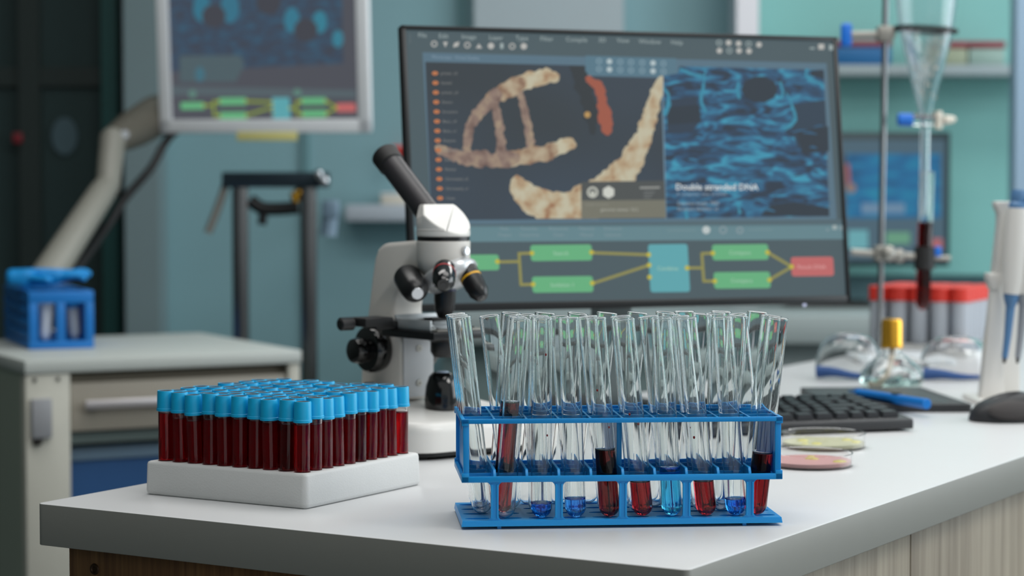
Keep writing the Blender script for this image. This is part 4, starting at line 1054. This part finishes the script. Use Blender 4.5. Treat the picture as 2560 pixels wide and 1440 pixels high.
# funnel
fz = lambda py: at(fx, py, fy).z
f0 = at(fx, 290, fy)
fn = thing('separating_funnel', 'clear glass cone funnel with a blue tap hanging in the ring of the stand', 'funnel', f0)
z_ = lambda py: fz(py) - f0.z
top_r, cone_r = 0.0455, 0.0080
prof_o = [(0.0055, z_(540)), (0.0070, z_(510)), (0.0070, z_(325)), (0.0102, z_(278)), (0.0262, z_(175)), (0.0405, z_(80)), (0.0452, z_(10)), (0.0470, z_(-60)), (0.0400, z_(-130)), (0.022, z_(-165)), (0.016, z_(-180)), (0.016, z_(-220))]
prof = prof_o + [(max(r - 0.0024, 0.003), z) for r, z in reversed(prof_o)]
b = bmesh.new(); lathe(b, prof, 40, closed=True); link('funnel_cone', b, glass('wet_funnel_glass', (0.99, 0.995, 1.0), 1.46, 0.10), fn, angle=60)
b = bmesh.new(); rod(b, (-0.0195, 0, z_(300)), (0.030, 0, z_(300)), 0.0085, 0.0070, 20, 0.001); link('tap_barrel', b, M['clear_plastic'], fn)
for px_, s in ((2346, 1),):
    b = bmesh.new(); tube(b, [(0.0185, 0, z_(278)), (0.0200, 0, z_(300)), (0.0185, 0, z_(322))], [0.006, 0.0085, 0.006], 12); link('tap_nut', b, M['off_white'], fn)
b = bmesh.new(); rod(b, (0.026, 0, z_(300)), (0.046, 0, z_(298)), 0.0075, 0.0050, 16, 0.003); link('tap_plug', b, M['off_white'], fn)
b = bmesh.new(); rod(b, (-0.0425, 0, z_(299)), (-0.0195, 0, z_(300)), 0.0098, 0.0102, 20, 0.002); link('tap_handle', b, M['blue_knob'], fn)
rg2 = random.Random(8)
for k in range(54):
    zz = rg2.uniform(z_(250), z_(95)); q = (zz - z_(278)) / (z_(90) - z_(278)); r_ = 0.0102 + (0.0395 - 0.0102) * q; a = rg2.uniform(-2.6, -0.5)
    b = bmesh.new(); bmesh.ops.create_icosphere(b, subdivisions=1, radius=rg2.uniform(0.0009, 0.0024), matrix=Matrix.Translation(((r_ - 0.0008) * math.cos(a), (r_ - 0.0008) * math.sin(a), zz))); link('water_drop', b, M['off_white'] if k % 3 else M['clear_plastic'], fn)
# blood tube in the clamp
t0 = at(tube_x - 3, 775, fy); t1 = at(tube_x + 8, 430, fy)
bt = thing('test_tube', 'big glass tube of dark red blood gripped by the stand clamp', 'test tube', t0)
d = t1 - t0; bt.rotation_mode = 'QUATERNION'; bt.rotation_quaternion = Vector((0, 0, 1)).rotation_difference(d)
lv = d.length * (775 - 555) / 345; b = bmesh.new(); lathe(b, glass_tube_profile(0.0112, 0.0100, d.length, 0.0003, lv), 32); link('tube_wall', b, M['glass'], bt, angle=60)
b = bmesh.new(); lathe(b, liquid_profile(0.0112, 0.0100, lv), 32); link('blood', b, liquid('clamped_tube_blood', (0.80, 0.0, 0.02), 620), bt, angle=50)

# ================================================================ spirit burner
p = on(2232, 972, 0)
bu = thing('spirit_burner', 'round clear glass spirit burner with a gold cap', 'burner', (p.x, p.y + 0.01, T))
out = [(0, 0.0), (0.033, 0.0), (0.0395, 0.005), (0.0415, 0.012), (0.0400, 0.020), (0.030, 0.033), (0.018, 0.042), (0.0115, 0.046), (0.0110, 0.058)]
inn = [(0.0092, 0.058), (0.0095, 0.047), (0.0165, 0.0405), (0.0285, 0.0315), (0.0380, 0.0195), (0.0392, 0.0150), (0, 0.0148)]
b = bmesh.new(); lathe(b, out + inn, 40); link('glass_body', b, M['glass'], bu, angle=60)
b = bmesh.new(); lathe(b, [(0, 0.0029), (0.032, 0.0029), (0.0376, 0.0064), (0.0393, 0.012), (0.0389, 0.0147), (0, 0.0145)], 40); link('spirit', b, liquid('clear_spirit', (0.6, 0.9, 0.8), 12), bu, angle=60)
b = bmesh.new(); tube(b, smooth_path([(0.001, 0, 0.056), (0.0, 0, 0.040), (-0.006, -0.008, 0.022), (-0.018, -0.018, 0.0085), (-0.028, -0.010, 0.0075)], 6), 0.0038, 12); link('wick', b, mat('cotton_wick', (218, 208, 190), 0.9, bump=0.5), bu)
b = bmesh.new(); lathe(b, [(0.0112, 0.0525), (0.0142, 0.0525), (0.0146, 0.0555), (0.0138, 0.0585), (0.0136, 0.0860), (0.0120, 0.0900), (0, 0.0905), (0, 0.0885), (0.0116, 0.0870), (0.0116, 0.0590)], 36); link('cap', b, M['gold'], bu)

# ================================================================ safety goggles
p = on(2255, 952, 0)
gg = thing('safety_goggles', 'clear safety goggles with blue trim lying behind the spirit burner', 'goggles', (p.x, p.y + 0.035, T), R(-3))
def shell(bm, hx, hy, hz, th_, z0=0.001, nu=40, nv=10, dx=0.0):
    A_, B_ = [], []
    for i in range(nv + 1):
        f = R(4 + 78 * i / nv); ra, rb = [], []
        for k in range(nu):
            a = 2 * math.pi * k / nu
            for lst_, q_ in ((ra, 0.0), (rb, th_)):
                lst_.append(bm.verts.new((dx + (hx - q_) * math.cos(a) * math.cos(f) ** 0.5, (hy - q_) * math.sin(a) * math.cos(f) ** 0.5, z0 + (hz - q_) * math.sin(f))))
        A_.append(ra); B_.append(rb)
    for L_ in (A_, B_):
        for P, Q in zip(L_[:-1], L_[1:]):
            for k in range(nu): bm.faces.new((P[k], P[(k + 1) % nu], Q[(k + 1) % nu], Q[k]))
    for k in range(nu):
        bm.faces.new((A_[0][k], A_[0][(k + 1) % nu], B_[0][(k + 1) % nu], B_[0][k])); bm.faces.new((A_[-1][k], A_[-1][(k + 1) % nu], B_[-1][(k + 1) % nu], B_[-1][k]))
    return bm
for dx in (-0.066, 0.078):
    link('lens_cup', shell(bmesh.new(), 0.046 if dx < 0 else 0.050, 0.038, 0.060 if dx < 0 else 0.056, 0.0018, dx=dx), M['clear_plastic'], gg, angle=60)
b = bmesh.new(); tube(b, smooth_path([(-0.03, -0.010, 0.018), (-0.01, -0.02, 0.026), (0.012, -0.02, 0.026), (0.038, -0.010, 0.018)], 6), 0.006, 12); link('bridge', b, M['clear_plastic'], gg)
for pts in ([(-0.112, -0.036, 0.012), (-0.09, -0.043, 0.012), (-0.06, -0.043, 0.007), (-0.022, -0.038, 0.006)], [(0.030, -0.040, 0.010), (0.052, -0.045, 0.010), (0.078, -0.046, 0.007), (0.112, -0.040, 0.006)]):
    b = bmesh.new(); P = smooth_path(pts, 6); tube(b, P, [0.0085 - 0.0062 * i / (len(P) - 1) for i in range(len(P))], 10); link('blue_strap', b, M['label_blue'], gg)

# ================================================================ red-capped tubes in their rack
RA = R(-27); rp = Vector((0.702, 3.300, T))
rr = thing('foam_tube_rack', 'low white foam rack of red-capped tubes at the far end of the worktop', 'tube rack', rp, RA)
b = bmesh.new(); PX = 0.0328
perforated(b, 5, 5, PX, PX, 0.0152, 0.0152, 0.016, 0.011, x0=-5 * PX - 0.002, y0=0.002)
bmesh.ops.remove_doubles(b, verts=b.verts, dist=1e-5)
g_ = bmesh.ops.extrude_edge_only(b, edges=[e for e in b.edges if e.is_boundary])
for v in g_['geom']:
    if isinstance(v, bmesh.types.BMVert): v.co.z = 0.0
bmesh.ops.contextual_create(b, geom=[e for e in b.edges if e.is_boundary]); link('foam_block', b, M['foam'], rr, smooth=False)
fal = make_mesh('red_capped_wall', [(0, 0), (0.004, 0.001), (0.0138, 0.014), (0.0140, 0.080), (0.0126, 0.080), (0.0124, 0.015), (0.003, 0.0024), (0, 0.0020)], M['frosted'], 24)
fcap = make_mesh('red_capped_cap', [(0, 0.0995), (0.0150, 0.0995), (0.0162, 0.0985), (0.0162, 0.0775), (0.0142, 0.0775), (0.0142, 0.096), (0, 0.096)], M['red_cap'], 24, 40)
fbl = make_mesh('red_capped_blood', [(0, 0.0022), (0.003, 0.0026), (0.0122, 0.0152), (0.0122, 0.034), (0, 0.034)], mat('dull_crimson_liquid', (120, 10, 30), 0.3), 20)
for i in range(5):
    for j in range(5):
        q = rp + Matrix.Rotation(RA, 3, 'Z') @ Vector((-5 * PX - 0.002 + (i + 0.5) * PX, 0.002 + (j + 0.5) * PX, 0.0055))
        blood_ = (i, j) in ((4, 0),)
        lab = 'red-capped plastic tube holding a little crimson liquid, far white rack' if blood_ else 'empty red-capped plastic tube, %s from the left in the %s row of the far rack' % (ORD[i + 1], ['front', 'second', 'third', 'fourth', 'rear'][j])
        o = thing('sample_tube', lab, 'sample tube', q, 0, 'red-capped tubes in the far rack')
        mesh_obj('tube_wall', fal, o); mesh_obj('cap', fcap, o)
        if blood_: mesh_obj('blood', fbl, o)

# ================================================================ pipette stand with pipettes
sp = on(2515, 1012, 0); SY = sp.y + 0.03
ps2 = thing('pipette_stand', 'white acrylic stand holding two pipettes at the end of the worktop', 'pipette stand', (sp.x, SY, T))
def pl_(px, py, dy=0.0): return at(px, py, SY + dy) - Vector((sp.x, SY, T))
def xz_prism(pts, y0, y1, bev): return prism(bmesh.new(), [(pl_(x, y).x, pl_(x, y).z) for x, y in pts], -y1, -y0, bev, XZ)
link('side_leg', xz_prism([(2446, 1002), (2507, 1002), (2499, 720), (2476, 720)], -0.010, 0.010, 0.002), M['white_paint'], ps2)
link('lower_flange', xz_prism([(2466, 682), (2504, 682), (2502, 700), (2494, 724), (2474, 724), (2466, 698)], -0.013, 0.014, 0.002), M['white_paint'], ps2)
link('back_post', xz_prism([(2494, 1002), (2556, 1002), (2560, 590), (2540, 560), (2500, 560), (2486, 690)], 0.012, 0.026, 0.002), M['white_paint'], ps2)
link('upper_neck', xz_prism([(2482, 690), (2506, 690), (2515, 590), (2516, 535), (2522, 515), (2522, 503), (2485, 503), (2485, 515), (2494, 535), (2492, 590)], -0.012, 0.012, 0.002), M['white_paint'], ps2)
link('base_plate', prism(bmesh.new(), rounded([(-0.036, -0.045), (0.070, -0.045), (0.070, 0.055), (-0.036, 0.055)], 0.008), 0.0, 0.006, 0.001), M['white_paint'], ps2)
def pipette(label, px, dx, shaft_m, body_m, dy):
    r0 = at(px, 735, SY + dy); o = thing('pipette', label, 'pipette', r0, 0, 'pipettes on the white stand')
    q = lambda x, y: at(x + dx, y, SY + dy) - r0
    b = bmesh.new(); tube(b, [q(2528, 735), q(2532, 700), q(2540, 600), q(2544, 520)], [0.0105, 0.0130, 0.0142, 0.0125], 20); link('handle', b, body_m, o)
    b = bmesh.new(); tube(b, [q(2544, 521), q(2544, 510), q(2544, 504), q(2546, 488), q(2547, 474)], [0.0105, 0.0105, 0.0080, 0.0095, 0.0075], 18); link('plunger', b, M['pale_blue_plastic'], o)
    b = bmesh.new(); tube(b, [q(2529, 726), q(2528, 742), q(2527, 757), q(2526, 768)], [0.0094, 0.0092, 0.0074, 0.0054], 18); link('collar', b, shaft_m, o)
    b = bmesh.new(); tube(b, [q(2526, 768), q(2519, 840), q(2512, 895)], [0.0056, 0.0044, 0.0036], 14); link('shaft', b, shaft_m, o)
    b = bmesh.new(); tube(b, [q(2512, 895), q(2510, 908)], [0.0026, 0.0016], 12); link('nozzle', b, M['black'], o)
pipette('white pipette with slate blue shaft hanging in front on the stand', 2528, 0, M['pale_blue_plastic'], M['white_paint'], -0.030)
pipette('white pipette with grey shaft, half behind the blue-shafted one', 2560, 33, mat('grey_shaft', (150, 154, 160), 0.4), M['white_paint'], -0.028)

# ================================================================ trolley on the far side with what it carries
TA = math.atan2(0.212, 0.3956); tp = Vector((-0.731, 3.223, 0)); TW, TD = 0.449, 0.47
tr = thing('trolley', 'cream metal laboratory trolley with a drawer behind the worktop', 'trolley', tp, TA)
b = box(bmesh.new(), 0, TW, 0, TD, T - 0.021, T, 0.003); link('top', b, M['cart_top'], tr)
b = box(bmesh.new(), 0.002, 0.071, 0.004, 0.030, 0.08, T - 0.021, 0.002); link('front_post', b, M['cart'], tr)
b = box(bmesh.new(), TW - 0.022, TW - 0.002, 0.004, 0.030, 0.08, T - 0.021, 0.002); link('front_post', b, M['cart'], tr)
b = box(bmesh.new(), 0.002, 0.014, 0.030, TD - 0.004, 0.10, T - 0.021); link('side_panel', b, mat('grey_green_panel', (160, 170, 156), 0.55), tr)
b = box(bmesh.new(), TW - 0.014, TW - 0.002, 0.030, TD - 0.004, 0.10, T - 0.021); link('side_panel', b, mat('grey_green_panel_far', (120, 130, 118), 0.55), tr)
b = box(bmesh.new(), 0.014, TW - 0.014, TD - 0.014, TD - 0.004, 0.10, T - 0.021); link('back_panel', b, mat('dark_grey_panel', (50, 62, 60), 0.6), tr)
b = box(bmesh.new(), 0.014, TW - 0.014, 0.030, TD - 0.014, T - 0.36, T - 0.345); link('shelf', b, M['cart'], tr)
b = box(bmesh.new(), 0.073, TW - 0.024, 0.010, 0.028, T - 0.112, T - 0.038, 0.002); box(b, 0.020, TW - 0.020, 0.028, TD - 0.03, T - 0.110, T - 0.060)
link('gap_filler', box(bmesh.new(), 0.071, TW - 0.022, 0.020, 0.030, T - 0.037, T - 0.021), mat('umber_gap_shade', (104, 98, 84), 0.6), tr); link('gap_filler', box(bmesh.new(), 0.071, TW - 0.022, 0.020, 0.028, T - 0.132, T - 0.114), mat('grey_green_gap_shade', (86, 100, 98), 0.6), tr)  # added filler strips, coloured as the shade above and below the drawer
drw = link('drawer', b, mat('taupe_drawer', (158, 152, 140), 0.5, noise=0.02), tr)
b = box(bmesh.new(), 0.092, 0.235, -0.006, 0.002, T - 0.078, T - 0.064, 0.003); box(b, 0.10, 0.11, 0.0, 0.012, T - 0.076, T - 0.066); box(b, 0.217, 0.227, 0.0, 0.012, T - 0.076, T - 0.066)
link('handle', b, mat('satin_handle_metal', (196, 192, 194), 0.35, metal=0.5), drw)
b = box(bmesh.new(), 0.009, 0.040, -0.006, 0.005, T - 0.118, T - 0.058, 0.002); link('latch', b, mat('grey_latch', (146, 148, 152), 0.45), tr)
b = box(bmesh.new(), 0.013, 0.025, -0.003, 0.005, T - 0.128, T - 0.118, 0.001); link('latch_catch', b, M['dark'], tr)
for x in (0.016, 0.052):
    b = bmesh.new(); lathe(b, [(0, 0), (0.003, 0), (0.003, 0.002), (0, 0.002)], 12, Matrix.Translation((x, 0.004, T - 0.030)) @ Matrix.Rotation(R(90), 4, 'X')); link('screw', b, M['dark'], tr)
for x in (0.04, TW - 0.03):
    for y in (0.04, TD - 0.04):
        b = bmesh.new(); rod(b, (x - 0.012, y, 0.035), (x + 0.012, y, 0.035), 0.035, None, 20, 0.003); box(b, x - 0.016, x + 0.016, y - 0.012, y + 0.012, 0.06, 0.10)
        link('caster', b, M['black_matte'], tr)
bn = thing('storage_bin', 'navy blue plastic bin on the shelf of the cream trolley', 'bin', tp + Matrix.Rotation(TA, 3, 'Z') @ Vector((0.078, 0.05, T - 0.3446)), TA)
b = bmesh.new(); box(b, 0, 0.34, 0, 0.006, 0, 0.185); box(b, 0, 0.34, 0.294, 0.30, 0, 0.185); box(b, 0, 0.006, 0.006, 0.294, 0, 0.185); box(b, 0.334, 0.34, 0.006, 0.294, 0, 0.185); box(b, 0, 0.34, 0, 0.30, 0, 0.006)
link('bin_body', b, M['bin'], bn, smooth=False)
b = bmesh.new(); box(b, -0.005, 0.345, -0.006, 0.004, 0.183, 0.205, 0.002); box(b, -0.005, 0.345, 0.296, 0.306, 0.183, 0.205, 0.002); box(b, -0.005, 0.004, 0.004, 0.296, 0.183, 0.205, 0.002); box(b, 0.336, 0.345, 0.004, 0.296, 0.183, 0.205, 0.002)
link('bin_rim', b, M['bin_rim'], bn)
# second blue rack, seen from its short end
B2 = R(21.8); bp = Vector((-0.772, 3.437, T))
br = thing('test_tube_rack', 'blue plastic rack on the cream trolley with a glove on top', 'tube rack', bp, B2)
m = mat('deep_blue_rack_plastic', (4, 112, 190), 0.45, noise=0.03)
bw, bd, bh = 0.104, 0.256, 0.093
b = box(bmesh.new(), 0, bw, 0, bd, 0, 0.012, 0.001); link('base_plate', b, m, br)
b = bmesh.new(); box(b, 0, bw, 0, 0.012, bh - 0.019, bh, 0.001); box(b, 0, bw, bd - 0.012, bd, bh - 0.019, bh, 0.001); box(b, 0, 0.010, 0.012, bd - 0.012, bh - 0.010, bh); box(b, bw - 0.010, bw, 0.012, bd - 0.012, bh - 0.010, bh)
for k in range(1, 9): box(b, 0.010, bw - 0.010, k * 0.027, k * 0.027 + 0.004, bh - 0.008, bh - 0.001)
for x in (0.034, 0.066): box(b, x, x + 0.004, 0.012, bd - 0.012, bh - 0.008, bh - 0.001)
link('top_grid', b, m, br)
for x in (0.0, 0.044, bw - 0.014):
    for y in (0.0, bd - 0.014): link('post', box(bmesh.new(), x, x + 0.014, y, y + 0.014, 0.0115, bh - 0.0185, 0.001), m, br)
for x in (0.003, bw - 0.007): link('side_panel', box(bmesh.new(), x, x + 0.004, 0.013, bd - 0.013, 0.0118, bh - 0.0095), m, br)
for z in (0.015, 0.035, 0.055, 0.074):
    link('side_rail', box(bmesh.new(), 0.0, 0.0032, 0.0138, bd - 0.0138, z, z + 0.013, 0.001), m, br)
RB = Matrix.Rotation(B2, 3, 'Z')
for lab, x, y, m_, tl in (('white capped tube standing in the blue rack on the trolley', 0.030, 0.028, M['white_bezel'], 4), ('clear tube with dark liquid standing in the blue rack on the trolley', 0.078, 0.030, M['frosted'], -3)):
    o = thing('sample_tube', lab, 'sample tube', bp + RB @ Vector((x, y, 0.013)), 0); o.rotation_euler = (0, R(tl), 0)
    b = bmesh.new(); lathe(b, [(0, 0), (0.005, 0.001), (0.0095, 0.010), (0.0100, 0.052), (0.0088, 0.052), (0.0084, 0.011), (0, 0.0026)], 20); link('tube_wall', b, m_, o)
    b = bmesh.new(); lathe(b, [(0, 0.003), (0.0080, 0.011), (0.0080, 0.020), (0, 0.020)], 20); link('liquid', b, mat('ink_dark_liquid', (18, 16, 30), 0.3) if tl < 0 else m_, o)
    b = bmesh.new(); lathe(b, [(0, 0.052), (0.0104, 0.0515), (0.0104, 0.060), (0, 0.061)], 20); link('cap', b, m_ if tl > 0 else M['glove'], o)
gl = thing('nitrile_glove', 'crumpled light blue nitrile glove lying on the blue rack', 'glove', bp + RB @ Vector((0.055, 0.075, bh + 0.006)), B2)
b = bmesh.new(); lyr = b.verts.layers.skin.verify()
def chain(pts, rads, root=None):
    prev = root
    for p_, r_ in zip(pts, rads):
        v = b.verts.new(p_); v[lyr].radius = (r_, r_ * 0.75)
        if prev is not None: b.edges.new((prev, v))
        prev = v
    return prev
v0 = b.verts.new((-0.045, 0.012, 0.011)); v0[lyr].radius = (0.019, 0.011); v0[lyr].use_root = True
palm = chain([(-0.020, 0.006, 0.014), (0.005, 0.0, 0.013)], [0.021, 0.020], v0)
for k, (dx, dy, dz) in enumerate(((0.040, -0.034, 0.004), (0.052, -0.016, 0.010), (0.054, 0.004, 0.012), (0.044, 0.024, 0.006))):
    s_ = Vector((0.005, 0, 0.013)); e = s_ + Vector((dx, dy, dz - 0.006)); chain([s_ + (e - s_) * 0.4 + Vector((0, dy * 0.2, 0.004)), s_ + (e - s_) * 0.75 + Vector((0, 0, 0.005)), e], [0.0092, 0.0084, 0.0078], palm)
chain([(-0.030, -0.022, 0.012), (-0.012, -0.040, 0.010)], [0.0095, 0.0085], v0)
chain([(-0.064, 0.016, 0.012), (-0.078, 0.018, 0.012)], [0.022, 0.024], v0)
o = link('glove_body', b, M['glove'], gl); o.modifiers.new('skin', 'SKIN').use_smooth_shade = True; sb_ = o.modifiers.new('sub', 'SUBSURF'); sb_.levels = 2; sb_.render_levels = 2

# ================================================================ chrome stand behind the trolley
cp = at(688, 830, 4.12); cs = thing('chrome_clamp_stand', 'two-legged chrome floor stand with a black clamp, behind the trolley', 'stand', (cp.x, 4.12, 0))
def cl_(px, py, y=4.12): return at(px, py, y) - Vector((cp.x, 4.12, 0))
xl, xr = cl_(601, 500).x, cl_(772, 500).x; zt = cl_(600, 430).z
for x in (xl, xr):
    b = box(bmesh.new(), x - 0.0150, x + 0.0150, -0.012, 0.012, 0.03, zt - 0.02, 0.004); link('leg', b, mat('dark_chrome', (110, 112, 114), 0.22, metal=1.0), cs)
b = box(bmesh.new(), xl - 0.034, xr + 0.040, -0.016, 0.016, zt - 0.030, zt + 0.0, 0.004); link('top_bar', b, mat('slate_blue_metal', (52, 66, 76), 0.35, metal=0.5), cs)
b = bmesh.new(); tube(b, smooth_path([cl_(567, 452), cl_(552, 500), cl_(535, 545), cl_(520, 582)], 5), [0.007] * 15 + [0.009], 10) if False else tube(b, smooth_path([cl_(567, 452), cl_(552, 500), cl_(535, 545), cl_(520, 582)], 5), 0.008, 10); link('lever', b, M['dull_metal'], cs)
b = bmesh.new()
for px_, py_, r_ in ((796, 436, 0.010), (810, 453, 0.011)): bmesh.ops.create_uvsphere(b, u_segments=14, v_segments=8, radius=r_, matrix=Matrix.Translation(cl_(px_, py_, 4.09)))
link('chrome_bolt', b, M['chrome'], cs)
b = bmesh.new(); tube(b, smooth_path([cl_(625, 500), cl_(655, 520), cl_(700, 522), cl_(748, 518)], 5), 0.013, 12); tube(b, [cl_(660, 520), cl_(655, 562)], 0.009, 12); link('black_clamp', b, M['black'], cs)
b = bmesh.new(); tube(b, [cl_(735, 480), cl_(742, 505)], 0.009, 10); bmesh.ops.create_uvsphere(b, u_segments=12, v_segments=8, radius=0.011, matrix=Matrix.Translation(cl_(748, 482))); link('brass_fitting', b, M['gold'], cs)
b = bmesh.new(); box(b, *(lambda a_, c_: (a_.x, c_.x, -0.02, 0.02, c_.z, a_.z))(cl_(806, 500), cl_(848, 545)), 0.006); tube(b, [cl_(826, 540), cl_(820, 590)], 0.016, 12); link('grey_clamp_head', b, mat('blue_grey_plastic', (128, 152, 172), 0.45), cs)
b = box(bmesh.new(), xl - 0.05, xr + 0.05, -0.10, 0.10, 0.0, 0.03, 0.005); link('foot', b, M['dull_metal'], cs)

# ================================================================ far wall: shelves, boxes, counter, far monitor
def wbox(x0, y0, x1, y1, yf): a_, c_ = at(x0, y0, yf), at(x1, y1, yf); return a_.x, c_.x, c_.z, a_.z
x0, x1, z0, z1 = wbox(862, 512, 1250, 554, 5.06)
sh = tag(link('wall_shelf', box(bmesh.new(), x0, x1, 5.06, 5.2, z0, z1, 0.006), mat('grey_white_shelf', (186, 196, 206), 0.5)), 'pale grey shelf on the back wall behind the microscope eyepiece', 'shelf')
x0, x1, z0, z1b = wbox(952, 482, 1030, 512, 5.08)
bx_ = thing('storage_box', 'small cream box standing on the pale wall shelf', 'box', ((x0 + x1) / 2, 5.13, z1)); hx = (x1 - x0) / 2
link('box_body', box(bmesh.new(), -hx, hx, -0.05, 0.05, 0, (z1b - z1) * 0.8, 0.003), M['off_white'], bx_); link('box_lid', box(bmesh.new(), -hx - 0.002, hx + 0.002, -0.052, 0.052, (z1b - z1) * 0.8, z1b - z1, 0.003), M['white_bezel'], bx_)
x0, x1, z0, z1 = wbox(978, 364, 1030, 398, 5.15)
cpn = thing('alarm_call_point', 'red call point on the back wall beside the eyepiece', 'alarm', ((x0 + x1) / 2, 5.2, (z0 + z1) / 2))
link('housing', box(bmesh.new(), -(x1 - x0) / 2, (x1 - x0) / 2, -0.045, 0.0, -(z1 - z0) / 2, (z1 - z0) / 2, 0.004), mat('signal_red', (222, 50, 36), 0.4), cpn)
link('press_plate', box(bmesh.new(), -0.008, 0.008, -0.047, -0.044, -0.008, 0.008, 0.001), mat('dark_signal_red', (150, 30, 26), 0.4), cpn)
x0, x1, z0, zs = wbox(2100, 158, 2560, 186, 4.92)
tag(link('wall_shelf', box(bmesh.new(), x0 - 0.1, x1 + 0.1, 4.98, 5.12, z0, zs, 0.003), mat('grey_shelf_board', (150, 164, 168), 0.5)), 'grey shelf across the teal panel with boxes above the far monitor', 'shelf')
def shelf_box(label, px0, py0, px1, col, lid, lidh, dy=0.0):
    x0, x1, _, z1 = wbox(px0, py0, px1, 158, 4.95 + dy)
    o = thing('storage_box', label, 'box', ((x0 + x1) / 2, 5.04, zs + 0.0003)); h = (x1 - x0) / 2; H_ = z1 - zs
    link('box_body', box(bmesh.new(), -h, h, -0.05 + dy, 0.074, 0, H_ - lidh, 0.004), col, o)
    link('box_lid', box(bmesh.new(), -h - 0.0015, h + 0.0015, -0.053 + dy, 0.076, H_ - lidh, H_, 0.003), lid, o)
shelf_box('blue box with dull red lid on the grey shelf left of the funnel', 2096, 98, 2236, mat('deep_blue_box', (18, 96, 150), 0.5), mat('dull_red_lid', (134, 56, 66), 0.5), 0.014)
shelf_box('pale yellow-green box with red lid on the grey shelf, behind the funnel', 2340, 100, 2428, mat('pale_olive_box', (150, 160, 136), 0.5), bpy.data.materials['dull_red_lid'], 0.016)
shelf_box('pale grey box with red lid on the grey shelf beside the post', 2432, 100, 2522, mat('pale_teal_box', (146, 172, 164), 0.5), bpy.data.materials['dull_red_lid'], 0.016)
# long far counter
ct = thing('far_counter', 'long grey counter along the back wall under the far monitor', 'counter', (1.2, 4.9, 0))
link('counter_top', box(bmesh.new(), -1.35, 1.6, -0.32, 0.215, T - 0.075, T - 0.015, 0.004), mat('grey_counter', (160, 172, 172), 0.5), ct)
link('counter_front', box(bmesh.new(), -1.35, -0.63, -0.24, -0.22, 0.08, T - 0.075), mat('grey_teal_counter_front', (118, 138, 138), 0.6), ct)
link('recess_back', box(bmesh.new(), -0.63, 1.6, 0.10, 0.12, 0.08, T - 0.150), mat('recess_shade', (30, 38, 36), 0.7), ct)  # panel painted dark for the shade inside the open recess
link('apron', box(bmesh.new(), -0.63, 1.6, -0.24, -0.22, T - 0.150, T - 0.075), bpy.data.materials['grey_counter'], ct)
link('counter_plinth', box(bmesh.new(), -1.35, 1.6, -0.22, 0.21, 0.0, 0.08), M['dark'], ct)
fmr = thing('computer_monitor', 'far monitor on the counter showing the same blue tissue picture', 'monitor', (at(2100, 500, 4.9).x, 4.9, T - 0.015))
fw_, fh_ = 0.54, 0.305; fcz = at(2240, 498, 4.9).z - (T - 0.015); fxo = at(2375, 500, 4.9).x - fw_ / 2 - at(2100, 500, 4.9).x
b = box(bmesh.new(), fxo - fw_ / 2, fxo + fw_ / 2, 0.0, 0.03, fcz - fh_ / 2, fcz + fh_ / 2, 0.003); fp = link('display_panel', b, mat('dark_teal_bezel', (34, 56, 62), 0.4), fmr)
link('stand_foot', box(bmesh.new(), fxo - 0.10, fxo + 0.10, -0.02, 0.14, 0, 0.012, 0.003), M['black_matte'], fmr); link('stand_neck', box(bmesh.new(), fxo - 0.025, fxo + 0.025, 0.04, 0.07, 0.012, fcz, 0.003), M['black_matte'], fmr)
O_ = Vector((at(2100, 500, 4.9).x, 4.9, T - 0.015))
def fm_far(px, py): q_ = at(px, py, 4.9) - O_; return q_.x, q_.z
S = Screen(fm_far)
S.poly([(1770, 350), (2362, 350), (2362, 650), (1770, 650)], P_((72, 96, 110)), 0.5)
S.poly([(1790, 384), (2112, 384), (2112, 545), (1790, 545)], P_((58, 66, 82)), 1.5); S.poly([(2116, 384), (2352, 384), (2352, 545), (2116, 545)], glow_noise('blue_tissue_picture_far', [(0.3, (34, 84, 122)), (0.5, (34, 102, 146)), (0.7, (36, 124, 156))], 3, 2, 0.5, (6, 6, 16)), 1.5)
S.line([(2118, 410), (2122, 470)], 10, P_((150, 80, 74)), 2.5); S.disc(2128, 470, 12, P_((132, 112, 104)), 2.6); S.poly([(2154, 508), (2262, 508), (2262, 534), (2154, 534)], P_((100, 130, 156)), 2.5)
S.poly([(2120, 575), (2170, 575), (2170, 622), (2120, 622)], P_((100, 160, 168)), 2.5); S.poly([(2215, 580), (2275, 580), (2275, 610), (2215, 610)], P_((98, 148, 122)), 2.5); S.poly([(2325, 596), (2356, 596), (2356, 622), (2325, 622)], P_((164, 98, 104)), 2.5)
for v in S.bm.verts: v.co.y -= 0.0006
S.build('screen', fp)
